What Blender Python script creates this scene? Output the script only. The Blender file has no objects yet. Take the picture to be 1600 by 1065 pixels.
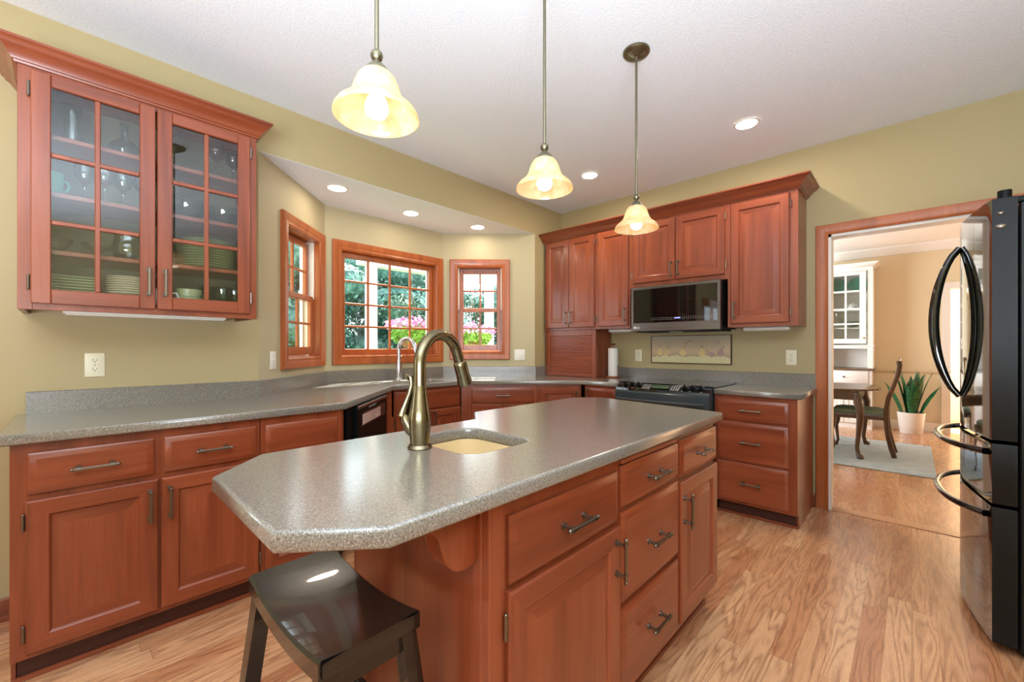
import bpy, bmesh, math, random
from mathutils import Vector, Matrix
C = bpy.context.scene
COL = C.collection
random.seed(7)
PI = math.pi
# ------------------------------------------------------------------ camera
cam = bpy.data.cameras.new('camera'); cam.sensor_width = 36; cam.lens = 659.7/1600*36
cam.shift_y = 10.08/1600; cam.clip_start = .02; cam.clip_end = 200
cam_o = bpy.data.objects.new('camera', cam); COL.objects.link(cam_o)
cam_o.location = (0, 0, 1.22); cam_o.rotation_euler = (PI/2, 0, math.radians(43.417))
C.camera = cam_o
# ------------------------------------------------------------------ exposure, sky, sun
C.view_settings.view_transform = 'Standard'; C.view_settings.look = 'None'
C.view_settings.exposure = 0.12; C.view_settings.gamma = 1.0; C.view_settings.use_curve_mapping = False
C.cycles.use_denoising = True
C.cycles.max_bounces = 10; C.cycles.diffuse_bounces = 5; C.cycles.glossy_bounces = 5
C.cycles.transparent_max_bounces = 16; C.cycles.sample_clamp_indirect = 6; C.cycles.caustics_reflective = False; C.cycles.caustics_refractive = False
W = bpy.data.worlds.new('sky'); C.world = W; W.use_nodes = True
W.node_tree.nodes['Background'].inputs[0].default_value = (.80, .90, 1, 1)
W.node_tree.nodes['Background'].inputs[1].default_value = 5.4
def light(name, kind, loc, power, color=(1, 1, 1), rot=(0, 0, 0), size=1, size_y=None, shape=None, spot=None):
    l = bpy.data.lights.new(name, kind); l.energy = power; l.color = color
    if kind == 'AREA':
        l.shape = shape or ('RECTANGLE' if size_y else 'SQUARE'); l.size = size
        if size_y: l.size_y = size_y
    elif kind == 'SUN': l.angle = size
    else: l.shadow_soft_size = size
    if spot: l.spot_size, l.spot_blend = spot
    o = bpy.data.objects.new(name, l); COL.objects.link(o); o.location = loc; o.rotation_euler = rot; return o
sd = Vector((.40, -.42, -.85))
sun = light('sun', 'SUN', (-8, 8, 14), 32, (1, .95, .86), sd.to_track_quat('-Z', 'Y').to_euler(), math.radians(.6))
# added fill lamps, and daylight through the left dinette window
light('ceiling_fill', 'AREA', (.6, -.95, 1.12), 370, (.75, .88, 1), Vector((-.08, .11, .99)).to_track_quat('-Z', 'Y').to_euler(), 1.6, 1.6)  # fill lamp added behind the camera to brighten the ceiling
light('daylight_side', 'AREA', (-2.85, -2.3, 1.45), 6, (.95, .98, 1), (0, -PI/2, 0), 1.4, 1.5)
light('dining_fill', 'AREA', (-2.8, 6.4, 1.5), 165, (.86, .93, 1), (0, -PI/2, 0), 1.6, 2.2)  # unseen fill lamp added to brighten the dining room

# ------------------------------------------------------------------ materials
def s2l(c):
    c = c/255
    return c/12.92 if c <= .04045 else ((c+.055)/1.055)**2.4
def rgb(r, g, b): return (s2l(r), s2l(g), s2l(b), 1)
class NT:
    def __init__(s, name):
        s.m = bpy.data.materials.new(name); s.m.use_nodes = True; s.t = s.m.node_tree
        s.b = s.t.nodes['Principled BSDF']; s.out = s.t.nodes['Material Output']
    def n(s, typ, **k):
        x = s.t.nodes.new(typ)
        for a, v in k.items(): setattr(x, a, v)
        return x
    def l(s, a, b): s.t.links.new(a, b)
    def val(s, sock, v):
        if hasattr(v, 'is_linked') or isinstance(v, bpy.types.NodeSocket): s.l(v, sock)
        else: sock.default_value = v
    def math(s, op, a, b=0.0, c=0.0):
        x = s.n('ShaderNodeMath', operation=op)
        for i, v in enumerate((a, b, c)): s.val(x.inputs[i], v)
        return x.outputs[0]
    def ramp(s, f, stops, interp='LINEAR'):
        r = s.n('ShaderNodeValToRGB'); s.l(f, r.inputs[0]); r.color_ramp.interpolation = interp
        e = r.color_ramp.elements
        while len(e) < len(stops): e.new(.5)
        for q, (p, c) in zip(e, stops): q.position = p; q.color = c
        return r.outputs[0]
    def mix(s, f, a, b, blend='MIX'):
        x = s.n('ShaderNodeMix', data_type='RGBA', blend_type=blend)
        s.val(x.inputs[0], f); s.val(x.inputs[6], a); s.val(x.inputs[7], b); return x.outputs[2]
    def noise(s, vec, scale=5, detail=3, rough=.5, dist=0):
        x = s.n('ShaderNodeTexNoise'); s.l(vec, x.inputs['Vector'])
        x.inputs['Scale'].default_value = scale; x.inputs['Detail'].default_value = detail
        x.inputs['Roughness'].default_value = rough; x.inputs['Distortion'].default_value = dist; return x
    def obj(s, scale=(1, 1, 1)):
        c = s.n('ShaderNodeTexCoord'); m = s.n('ShaderNodeMapping'); s.l(c.outputs['Object'], m.inputs[0])
        m.inputs['Scale'].default_value = scale; return m.outputs[0]
    def set(s, **k):
        for a, v in k.items(): s.val(s.b.inputs[a.replace('_', ' ')], v)
    def bump(s, h, strength, dist=.01):
        b = s.n('ShaderNodeBump'); s.l(h, b.inputs['Height']); b.inputs['Strength'].default_value = strength
        b.inputs['Distance'].default_value = dist; s.l(b.outputs[0], s.b.inputs['Normal'])
def plain(name, col, rough=.5, metal=0, coat=0, spec=None, bump=None, var=0):
    t = NT(name); t.set(Base_Color=col, Roughness=rough, Metallic=metal, Coat_Weight=coat)
    if spec is not None: t.set(Specular_IOR_Level=spec)
    if bump or var:
        n = t.noise(t.obj(), bump[0] if bump else 8, 4)
        if bump: t.bump(n.outputs[0], bump[1], bump[2])
        if var:
            d = tuple(c*(1-var) for c in col[:3])+(1,); u = tuple(min(1, c*(1+var)) for c in col[:3])+(1,)
            t.set(Base_Color=t.ramp(n.outputs[0], [(.3, d), (.7, u)]))
    return t.m
def wood(name, dark, mid, lite, axis='Z', rough=.32, coat=.25, fine=1.0):
    t = NT(name); sc = {'X': (1.2, 16, 16), 'Y': (16, 1.2, 16), 'Z': (16, 16, 1.2)}[axis]
    sf = {'X': (5, 130, 130), 'Y': (130, 5, 130), 'Z': (130, 130, 5)}[axis]
    oi = t.n('ShaderNodeObjectInfo'); v = t.obj()
    off = t.n('ShaderNodeVectorMath', operation='ADD'); t.l(v, off.inputs[0])
    cm = t.n('ShaderNodeCombineXYZ'); r7 = t.math('MULTIPLY', oi.outputs['Random'], 7.0)
    for i in range(3): t.l(r7, cm.inputs[i])
    t.l(cm.outputs[0], off.inputs[1])
    m1 = t.n('ShaderNodeMapping'); t.l(off.outputs[0], m1.inputs[0]); m1.inputs['Scale'].default_value = sc
    m2 = t.n('ShaderNodeMapping'); t.l(off.outputs[0], m2.inputs[0]); m2.inputs['Scale'].default_value = sf
    n1 = t.noise(m1.outputs[0], .6, 3, .55, .6); n2 = t.noise(m2.outputs[0], 1, 2)
    f = t.math('ADD', t.math('MULTIPLY', n1.outputs[0], .75), t.math('MULTIPLY', n2.outputs[0], .25*fine))
    f = t.math('ADD', f, t.math('MULTIPLY', t.math('SUBTRACT', oi.outputs['Random'], .5), .10))
    t.set(Base_Color=t.ramp(f, [(.22, dark), (.48, mid), (.76, lite)]), Roughness=rough, Coat_Weight=coat, Coat_Roughness=.18)
    t.bump(n2.outputs[0], .04, .002); return t.m
CH = (rgb(97, 40, 21), rgb(130, 61, 34), rgb(156, 81, 49))
M = {}
for ax in 'XYZ':
    M['ch'+ax] = wood('cherry_grain_'+ax.lower(), *CH, axis=ax)
    M['oak'+ax] = wood('oak_trim_'+ax.lower(), rgb(132, 62, 26), rgb(168, 88, 42), rgb(190, 108, 56), axis=ax)
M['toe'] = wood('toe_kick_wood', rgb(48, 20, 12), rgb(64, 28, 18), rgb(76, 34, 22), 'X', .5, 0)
M['dark_in'] = wood('cabinet_interior', rgb(96, 62, 40), rgb(120, 80, 52), rgb(140, 96, 62), 'Z', .5, 0)
M['back_in'] = plain('cabinet_back_board', rgb(100, 92, 66), .6, var=.06)
M['walnut'] = wood('walnut_finish', rgb(52, 32, 18), rgb(82, 52, 30), rgb(104, 70, 42), 'Z', .3, .3)
M['walnutX'] = wood('walnut_finish_x', rgb(60, 40, 24), rgb(90, 62, 38), rgb(110, 78, 50), 'X', .22, .4)
def wallmat(name, col):
    t = NT(name); n = t.noise(t.obj(), 90, 3); n2 = t.noise(t.obj(), 1.1, 2)
    d = tuple(c*.95 for c in col[:3])+(1,)
    t.set(Base_Color=t.mix(n2.outputs[0], d, col), Roughness=.62); t.bump(n.outputs[0], .06, .004); return t.m
M['wall'] = wallmat('yellow_wall_paint', rgb(176, 158, 115))
M['bay'] = wallmat('bay_wall_paint', rgb(190, 178, 142))
M['dine'] = wallmat('dining_wall_paint', rgb(226, 208, 174))
def ceilmat():
    t = NT('stippled_ceiling'); v = t.obj(); a = t.noise(v, 95, 4, .6); b = t.noise(v, 240, 2)
    h = t.math('ADD', a.outputs[0], t.math('MULTIPLY', b.outputs[0], .5))
    t.set(Base_Color=t.ramp(a.outputs[0], [(.3, rgb(226, 229, 233)), (.7, rgb(241, 243, 246))]), Roughness=.85)
    t.bump(h, .28, .006); return t.m
M['ceil'] = ceilmat()
M['white'] = plain('white_paint', rgb(232, 226, 218), .4, bump=(60, .03, .002))
M['white2'] = plain('white_plastic', rgb(232, 228, 216), .35)
M['ivory'] = plain('ivory_plastic', rgb(226, 216, 186), .35)
M['hole'] = plain('socket_slot', rgb(60, 52, 40), .6)
def counter():
    t = NT('speckled_solid_surface'); v = t.obj()
    a = t.noise(v, 420, 2, .7); b = t.noise(v, 240, 2, .6); c = t.noise(v, 3, 2)
    f = t.math('ADD', t.math('MULTIPLY', a.outputs[0], .6), t.math('MULTIPLY', b.outputs[0], .4))
    col = t.ramp(f, [(.36, rgb(66, 62, 54)), (.46, rgb(110, 104, 95)), (.55, rgb(132, 126, 116)), (.66, rgb(178, 171, 158))])
    t.set(Base_Color=col, Roughness=.28, Specular_IOR_Level=.5, Coat_Weight=1.0, Coat_Roughness=.17, Coat_IOR=1.65); return t.m
M['counter'] = counter()
def floor_mat():
    t = NT('oak_strip_floor'); v = t.obj(); sp = t.n('ShaderNodeSeparateXYZ'); t.l(v, sp.inputs[0])
    w, L = .083, 1.15
    xi = t.math('DIVIDE', sp.outputs[0], w); pid = t.math('FLOOR', xi); xf = t.math('FRACT', xi)
    wn = t.n('ShaderNodeTexWhiteNoise', noise_dimensions='1D'); t.l(pid, wn.inputs['W'])
    yi = t.math('ADD', t.math('DIVIDE', sp.outputs[1], L), t.math('MULTIPLY', wn.outputs['Value'], 9.7))
    yid = t.math('FLOOR', yi); yf = t.math('FRACT', yi)
    cm = t.n('ShaderNodeCombineXYZ'); t.l(pid, cm.inputs[0]); t.l(yid, cm.inputs[1])
    w2 = t.n('ShaderNodeTexWhiteNoise', noise_dimensions='2D'); t.l(cm.outputs[0], w2.inputs['Vector'])
    r = w2.outputs['Value']
    # grain: contour lines of stretched noise, a new field for each board
    gx = t.math('ADD', t.math('MULTIPLY', sp.outputs[0], 9.0), t.math('MULTIPLY', r, 61.0))
    gy = t.math('ADD', t.math('MULTIPLY', sp.outputs[1], .95), t.math('MULTIPLY', r, 37.0))
    gv = t.n('ShaderNodeCombineXYZ'); t.l(gx, gv.inputs[0]); t.l(gy, gv.inputs[1])
    g = t.noise(gv.outputs[0], 1.0, 2.5, .45, .35)
    band = t.math('FRACT', t.math('MULTIPLY', g.outputs[0], 13.0))
    line = t.math('POWER', t.math('SUBTRACT', 1.0, t.math('ABSOLUTE', t.math('SUBTRACT', t.math('MULTIPLY', band, 2.0), 1.0))), 2.2)
    fx = t.n('ShaderNodeCombineXYZ'); t.l(t.math('MULTIPLY', sp.outputs[0], 160.0), fx.inputs[0]); t.l(t.math('MULTIPLY', sp.outputs[1], 7.0), fx.inputs[1])
    fn = t.noise(fx.outputs[0], 1, 2)
    base = t.ramp(r, [(0, rgb(180, 120, 82)), (.35, rgb(196, 142, 100)), (.7, rgb(208, 156, 114)), (1, rgb(214, 168, 124))])
    base = t.mix(t.math('MULTIPLY', t.math('GREATER_THAN', r, .93), .6), base, rgb(158, 92, 56))
    dk = t.math('MULTIPLY', line, t.ramp(fn.outputs[0], [(.3, (.35, .35, .35, 1)), (.65, (.9, .9, .9, 1))]))
    col = t.mix(t.math('MULTIPLY', dk, .85), base, rgb(116, 62, 32))
    ex = t.math('MINIMUM', xf, t.math('SUBTRACT', 1.0, xf)); ey = t.math('MINIMUM', yf, t.math('SUBTRACT', 1.0, yf))
    seam = t.math('MAXIMUM', t.math('LESS_THAN', ex, .012), t.math('LESS_THAN', ey, .0012))
    col = t.mix(t.math('MULTIPLY', seam, .55), col, rgb(110, 62, 34))
    t.set(Base_Color=col, Roughness=t.ramp(fn.outputs[0], [(.3, (.24, .24, .24, 1)), (.7, (.32, .32, .32, 1))]), Coat_Weight=.3, Coat_Roughness=.12)
    t.bump(t.math('ADD', t.math('MULTIPLY', dk, -.4), t.math('MULTIPLY', seam, -1.0)), .12, .002); return t.m
M['floor'] = floor_mat()
def brushed(name, col, rough, axis='Z'):
    t = NT(name); sc = {'X': (2, 200, 200), 'Y': (200, 2, 200), 'Z': (200, 200, 2)}[axis]
    n = t.noise(t.obj(sc), 1, 2); t.set(Base_Color=col, Metallic=1.0, Roughness=t.ramp(n.outputs[0], [(.2, (rough*.8,)*3+(1,)), (.8, (rough*1.25,)*3+(1,))])); return t.m
M['pewter'] = brushed('dark_pewter', rgb(128, 116, 104), .34)
M['bronze'] = brushed('aged_bronze', rgb(112, 98, 74), .3)
M['faucetm'] = brushed('antique_nickel', rgb(130, 120, 94), .24)
M['chrome'] = brushed('brushed_steel', rgb(205, 205, 208), .22)
M['mwframe'] = brushed('dark_stainless', rgb(118, 112, 108), .3, 'X')
M['steel'] = brushed('stainless_steel', rgb(170, 164, 160), .28, 'X')
M['brass'] = plain('brass', rgb(190, 150, 80), .25, 1)
M['canopym'] = brushed('pendant_bronze', rgb(126, 120, 98), .38)
M['black_gloss'] = plain('black_gloss_enamel', rgb(11, 13, 12), .055, coat=.6, spec=.6)
M['black_app'] = plain('black_appliance', rgb(12, 15, 15), .4, coat=0, spec=.12)
M['slate'] = plain('slate_range_enamel', rgb(52, 62, 66), .32, coat=.1)
M['black_side'] = plain('black_textured_side', rgb(13, 14, 12), .45, spec=.25)
M['black_glass'] = plain('black_glass', rgb(6, 7, 7), .04, coat=.5)
M['black_paint'] = plain('black_worn_lacquer', rgb(8, 9, 11), .22, coat=.5, spec=.5, bump=(30, .06, .002))
M['rubber'] = plain('black_rubber', rgb(14, 14, 14), .6)
M['greenlcd'] = plain('lcd_panel', rgb(74, 92, 60), .15)
M['grey_print'] = plain('grey_button_print', rgb(150, 150, 146), .4)
M['sinkm'] = plain('almond_sink', rgb(222, 196, 148), .3, coat=.2)
M['sink_w'] = plain('white_sink', rgb(220, 218, 210), .3, coat=.2)
M['green_dish'] = plain('sage_glaze', rgb(160, 164, 118), .22, coat=.4)
M['cream_dish'] = plain('cream_glaze', rgb(214, 200, 166), .22, coat=.4)
M['white_dish'] = plain('white_glaze', rgb(230, 228, 222), .2, coat=.4)
M['teal'] = plain('teal_glaze', rgb(74, 156, 136), .18, coat=.5)
M['paper'] = plain('paper_towel', rgb(236, 232, 224), .85, bump=(140, .3, .002))
def emit(name, col, st):
    t = NT(name); t.set(Base_Color=col, Emission_Color=col, Emission_Strength=st); return t.m
M['bulb'] = emit('bulb_glow', (1, .92, .78, 1), 5.5)
M['lens'] = emit('downlight_lens', (1, .86, .70, 1), 270); M['lens_bay'] = emit('bay_downlight_lens', (1, .86, .70, 1), 55)
M['candle'] = emit('candle_bulb', (1, .88, .7, 1), 10)
M['clock'] = emit('blue_display', (.25, .25, 1, 1), 1.2)
def glass(name, tint=(1, 1, 1, 1), gl=1.0, rough=0.0):
    t = NT(name); tr = t.n('ShaderNodeBsdfTransparent'); tr.inputs[0].default_value = tint
    g = t.n('ShaderNodeBsdfGlossy'); g.inputs['Roughness'].default_value = rough
    lw = t.n('ShaderNodeLayerWeight'); lw.inputs[0].default_value = .5
    fr = t.math('MULTIPLY_ADD', t.math('POWER', lw.outputs['Facing'], 5.0), .90, .04)
    mx = t.n('ShaderNodeMixShader'); t.l(t.math('MULTIPLY', fr, gl, 0), mx.inputs[0])
    t.l(tr.outputs[0], mx.inputs[1]); t.l(g.outputs[0], mx.inputs[2]); t.l(mx.outputs[0], t.out.inputs[0]); return t.m
M['pane'] = glass('window_glass', (.97, .99, .98, 1), .8)
M['cabglass'] = glass('cabinet_glass', (.92, .94, .94, 1), 1.15)
M['ware'] = glass('clear_glassware', (.90, .93, .92, 1), 2.2)
M['ware_g'] = glass('greenish_glassware', (.62, .72, .64, 1), 2.0)
M['ware_p'] = glass('rosy_glassware', (.86, .74, .74, 1), 2.0)
def shade_mat():
    t = NT('alabaster_glass_shade'); n = t.noise(t.obj((1, 1, .6)), 17, 4, .6, 1.6)
    c = t.ramp(n.outputs[0], [(.3, (.95, .70, .38, 1)), (.55, (.99, .82, .56, 1)), (.7, (1, .91, .72, 1))])
    tl = t.n('ShaderNodeBsdfTranslucent'); t.l(c, tl.inputs[0]); d = t.n('ShaderNodeBsdfDiffuse'); t.l(c, d.inputs[0])
    tp = t.n('ShaderNodeBsdfTransparent'); tp.inputs[0].default_value = (1, .86, .62, 1)
    gl = t.n('ShaderNodeBsdfGlossy'); gl.inputs['Roughness'].default_value = .15
    m1 = t.n('ShaderNodeMixShader'); m1.inputs[0].default_value = .38; t.l(tl.outputs[0], m1.inputs[1]); t.l(d.outputs[0], m1.inputs[2])
    m2 = t.n('ShaderNodeMixShader'); m2.inputs[0].default_value = .22; t.l(m1.outputs[0], m2.inputs[1]); t.l(tp.outputs[0], m2.inputs[2])
    m3 = t.n('ShaderNodeMixShader'); m3.inputs[0].default_value = .05; t.l(m2.outputs[0], m3.inputs[1]); t.l(gl.outputs[0], m3.inputs[2])
    t.l(m3.outputs[0], t.out.inputs[0]); return t.m
M['shade'] = shade_mat()

# ------------------------------------------------------------------ mesh helpers
class MB:
    def __init__(s): s.bm = bmesh.new()
    def _face(s, vs, mi=0):
        try: f = s.bm.faces.new(vs); f.material_index = mi; return f
        except ValueError: return None
    def box(s, x0, x1, y0, y1, z0, z1, bev=0, mi=0, seg=1):
        v = [s.bm.verts.new(p) for p in ((x0, y0, z0), (x1, y0, z0), (x1, y1, z0), (x0, y1, z0), (x0, y0, z1), (x1, y0, z1), (x1, y1, z1), (x0, y1, z1))]
        fs = [s._face([v[i] for i in q], mi) for q in ((0, 3, 2, 1), (4, 5, 6, 7), (0, 1, 5, 4), (1, 2, 6, 5), (2, 3, 7, 6), (3, 0, 4, 7))]
        if bev:
            es = list({e for f in fs for e in f.edges})
            r = bmesh.ops.bevel(s.bm, geom=es, offset=bev, segments=seg, profile=.6, affect='EDGES')
            for f in r['faces']: f.material_index = mi
        return s
    def prism(s, poly, h0, h1, f=lambda a, b, h: (a, b, h), mi=0, bev=0, seg=2):
        a = [s.bm.verts.new(f(x, y, h0)) for x, y in poly]; b = [s.bm.verts.new(f(x, y, h1)) for x, y in poly]
        n = len(poly); fs = [s._face(a[::-1], mi), s._face(b, mi)]
        for i in range(n): fs.append(s._face([a[i], a[(i+1) % n], b[(i+1) % n], b[i]], mi))
        if bev:
            es = list({e for q in fs[:2] for e in q.edges})
            r = bmesh.ops.bevel(s.bm, geom=es, offset=bev, segments=seg, profile=.6, affect='EDGES')
            for q in r['faces']: q.material_index = mi
        return s
    def lathe(s, prof, seg=24, c=(0, 0, 0), mi=0, capb=False, capt=False, flip=False, sc=(1, 1)):
        rings = []
        for r, z in prof:
            if r < 1e-5: rings.append([s.bm.verts.new((c[0], c[1], c[2]+z))])
            else: rings.append([s.bm.verts.new((c[0]+sc[0]*r*math.cos(2*PI*i/seg), c[1]+sc[1]*r*math.sin(2*PI*i/seg), c[2]+z)) for i in range(seg)])
        for A, B in zip(rings, rings[1:]):
            for i in range(seg):
                j = (i+1) % seg
                if len(A) == 1 and len(B) == 1: continue
                if len(A) == 1: q = [A[0], B[j], B[i]]
                elif len(B) == 1: q = [A[i], A[j], B[0]]
                else: q = [A[i], A[j], B[j], B[i]]
                s._face(q, mi)
        if capb and len(rings[0]) > 1: s._face(rings[0][::-1], mi)
        if capt and len(rings[-1]) > 1: s._face(rings[-1], mi)
        return s
    def tube(s, pts, rad, seg=10, mi=0, cap=True, flat=None):
        pts = [Vector(p) for p in pts]; n = len(pts)
        rad = rad if isinstance(rad, (list, tuple)) else [rad]*n
        T = [(pts[min(i+1, n-1)]-pts[max(i-1, 0)]).normalized() for i in range(n)]
        u = T[0].orthogonal().normalized()
        if flat is not None: u = (Vector(flat)-T[0]*T[0].dot(Vector(flat))).normalized()
        rings = []
        for i in range(n):
            u = (u-T[i]*T[i].dot(u)).normalized(); w = T[i].cross(u); r = rad[i]
            ru, rw = r if isinstance(r, (list, tuple)) else (r, r)
            rings.append([s.bm.verts.new(pts[i]+u*ru*math.cos(2*PI*k/seg)+w*rw*math.sin(2*PI*k/seg)) for k in range(seg)])
        for A, B in zip(rings, rings[1:]):
            for k in range(seg): s._face([A[k], A[(k+1) % seg], B[(k+1) % seg], B[k]], mi)
        if cap: s._face(rings[0][::-1], mi); s._face(rings[-1], mi)
        return s
    def ball(s, c, r, seg=14, mi=0, sc=(1, 1, 1)):
        n = max(6, seg//2); prof = [(r*math.sin(PI*i/n), -r*math.cos(PI*i/n)*sc[2]) for i in range(n+1)]
        return s.lathe(prof, seg, c, mi, sc=(sc[0], sc[1]))
    def nest(s, x0, x1, z0, z1, prof, mv=0, mh=0, mc=None):
        """Nested rectangles (inset, y) joined by quads: a slab, frame and raised panel in one skin; front faces -y."""
        R = []
        for i, y in prof:
            R.append([s.bm.verts.new(p) for p in ((x0+i, y, z0+i), (x1-i, y, z0+i), (x1-i, y, z1-i), (x0+i, y, z1-i))])
        for A, B in zip(R, R[1:]):
            for k in range(4): s._face([A[k], A[(k+1) % 4], B[(k+1) % 4], B[k]], mh if k in (0, 2) else mv)
        s._face(R[-1], mv if mc is None else mc); s._face(R[0][::-1], mv); return s
    def sweep(s, path, prof, f=lambda a, b, c: (a, b, c), closed=False, mi=0):
        """Mitred sweep: profile (offset to the right of the path, height) along a 2-D path."""
        P = [Vector(p) for p in path]; n = len(P); rings = []
        def nrm(a, b): d = (b-a).normalized(); return Vector((d.y, -d.x))
        for i in range(n):
            if closed: a, b = nrm(P[i-1], P[i]), nrm(P[i], P[(i+1) % n])
            else:
                a = nrm(P[i-1], P[i]) if i else nrm(P[0], P[1]); b = nrm(P[i], P[i+1]) if i < n-1 else a
            m = (a+b).normalized(); k = 1/max(.2, m.dot(a))
            rings.append([s.bm.verts.new(f(P[i].x+m.x*o*k, P[i].y+m.y*o*k, h)) for o, h in prof])
        L = len(prof); rr = list(zip(rings, rings[1:]+rings[:1])) if closed else list(zip(rings, rings[1:]))
        for A, B in rr:
            for k in range(L): s._face([A[k], A[(k+1) % L], B[(k+1) % L], B[k]], mi)
        if not closed: s._face(rings[0][::-1], mi); s._face(rings[-1], mi)
        return s
    def mesh(s, name, mats, smooth=True, ang=.6):
        bm = s.bm; bmesh.ops.remove_doubles(bm, verts=bm.verts, dist=1e-6); bmesh.ops.recalc_face_normals(bm, faces=bm.faces)
        if smooth:
            for f in bm.faces: f.smooth = True
            for e in bm.edges:
                e.smooth = not (len(e.link_faces) != 2 or e.calc_face_angle(0) > ang)
        me = bpy.data.meshes.new(name); bm.to_mesh(me); bm.free()
        for m in (mats if isinstance(mats, (list, tuple)) else [mats]): me.materials.append(m)
        return me
    def build(s, name, mats, parent=None, world=False, smooth=True, ang=.6):
        return inst(name, s.mesh(name, mats, smooth, ang), parent, world=world)
def inst(name, me, parent=None, loc=(0, 0, 0), rot=(0, 0, 0), world=False):
    o = bpy.data.objects.new(name, me); COL.objects.link(o); o.location = loc; o.rotation_euler = rot
    if parent is not None:
        o.parent = parent
        if world:
            b = Matrix.LocRotScale(parent.location, parent.rotation_euler, None)
            o.matrix_parent_inverse = b.inverted()
    return o
def tag(o, label, cat, group=None, kind=None):
    o['label'] = label; o['category'] = cat
    if group: o['group'] = group
    if kind: o['kind'] = kind
    return o
def thing(name, label, cat, loc=(0, 0, 0), rotz=0, group=None):
    o = bpy.data.objects.new(name, None); o.empty_display_size = .05; COL.objects.link(o)
    o.location = loc; o.rotation_euler = (0, 0, rotz); return tag(o, label, cat, group)
def struct(o): o['kind'] = 'structure'; return o
def copy_tree(o, parent=None):
    c = o.copy(); COL.objects.link(c); c.parent = parent
    for ch in list(o.children): copy_tree(ch, c)
    return c
def rrect(x0, x1, y0, y1, r, n=5):
    out = []
    for cx, cy, a0 in ((x1-r, y0+r, -PI/2), (x1-r, y1-r, 0), (x0+r, y1-r, PI/2), (x0+r, y0+r, PI)):
        for i in range(n+1): a = a0+PI/2*i/n; out.append((cx+r*math.cos(a), cy+r*math.sin(a)))
    return out
def slab(name, outer, holes, z0, z1, bev, mat, parent=None):
    """Flat slab with holes and a rounded edge, from a filled 2-D outline."""
    cu = bpy.data.curves.new(name, 'CURVE'); cu.dimensions = '2D'; cu.fill_mode = 'BOTH'
    for pl in [outer]+holes:
        sp = cu.splines.new('POLY'); sp.points.add(len(pl)-1); sp.use_cyclic_u = True
        for p, q in zip(sp.points, pl): p.co = (q[0], q[1], 0, 1)
    cu.extrude = (z1-z0)/2-bev; cu.bevel_depth = bev; cu.bevel_resolution = 2; cu.offset = -bev
    t = bpy.data.objects.new(name, cu); COL.objects.link(t); bpy.context.view_layer.update()
    me = bpy.data.meshes.new_from_object(t.evaluated_get(bpy.context.evaluated_depsgraph_get()))
    bpy.data.objects.remove(t); me.name = name; me.transform(Matrix.Translation((0, 0, (z0+z1)/2)))
    me.materials.clear(); me.materials.append(mat)
    o = bpy.data.objects.new(name, me); COL.objects.link(o)
    if parent is not None:
        o.parent = parent
        o.matrix_parent_inverse = Matrix.LocRotScale(parent.location, parent.rotation_euler, None).inverted()
    return o
def arc(p0, p1, p2, n=8):
    p0, p1, p2 = map(Vector, (p0, p1, p2))
    return [tuple((1-t)**2*p0+2*t*(1-t)*p1+t*t*p2) for t in [i/n for i in range(n+1)]]
# ================================================================== SETTING
XL, YB, HC, ZBAY = -2.95, 3.95, 2.768, 2.443
S2 = math.sqrt(.5)
def wall(name, p, rotz, length, height, thick, holes, mat, z0=0):
    """Wall whose room face is local y=0 (room on -y), x along it; holes are (x0, x1, z0, z1)."""
    xs = sorted({0, length, *[h[0] for h in holes], *[h[1] for h in holes]}); zs = sorted({z0, height, *[h[2] for h in holes], *[h[3] for h in holes]})
    b = MB()
    for xa, xb in zip(xs, xs[1:]):
        for za, zb in zip(zs, zs[1:]):
            if any(h[0] <= (xa+xb)/2 <= h[1] and h[2] <= (za+zb)/2 <= h[3] for h in holes): continue
            b.box(xa, xb, 0, thick, za, zb)
    o = b.build(name, mat, smooth=False); o.location = (p[0], p[1], 0); o.rotation_euler = (0, 0, rotz); return struct(o)
struct(MB().box(-3.06, 4.5, -4.5, 11, -.12, 0).prism([(-3.06, .7), (-3.06, 3.6), (-3.82, 2.86), (-3.82, 1.44)], -.12, 0).build('floor', M['floor'], smooth=False))
struct(MB().box(-3.05, 2.5, -3.3, 4.07, HC, HC+.15).build('ceiling', M['ceil'], smooth=False))
b = MB(); b.prism([(-2.951, .81), (-2.951, 3.49), (-3.75, 2.80), (-3.75, 1.49)], ZBAY-.002, ZBAY+.3)
struct(b.build('ceiling_bay', M['ceil'], smooth=False))
# left wall, with the opening of the bay
wall('wall_left', (XL, -3.2), PI/2, 7.27, HC, .10, [(4.023, 6.675, -1, ZBAY), (.5, 1.7, .5, 2.1)], M['wall'])
C1, C2 = (-3.65, 1.523), (-3.65, 2.775)
BWL = math.hypot(.70, .70)
# bay walls: window openings in local x
WL = (.262, .945, 1.066, 2.165); WM = (.062, 1.243, 1.066, 2.162); WR = (.078, .720, 1.09, 2.16)
def opn(w, c=.07): return (w[0]+c, w[1]-c, w[2]+c, w[3]-c)
wall('wall_bay_left', (XL, .823), 3*PI/4, BWL+.02, ZBAY+.1, .12, [opn(WL)], M['bay'])
wall('wall_bay_middle', C1, PI/2, 2.775-1.523, ZBAY+.1, .12, [opn(WM)], M['bay'])
wall('wall_bay_right', C2, PI/4, BWL, ZBAY+.1, .12, [opn(WR)], M['bay'])
# back wall with the cased opening to the dining room
DX0, DX1, DZ = -.455, .62, 2.067
wall('wall_back', (-3.05, YB), 0, 5.55, HC, .12, [(DX0+3.05, DX1+3.05, -1, DZ)], M['wall'])
wall('wall_right', (2.4, 4.05), -PI/2, 7.3, HC, .1, [], M['wall'])
wall('wall_alcove', (1.14, 3.95), -PI/2, 1.6, HC, .1, [], M['wall'])
wall('wall_rear', (2.45, -3.2), PI, 5.5, HC, .1, [], M['wall'])
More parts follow.
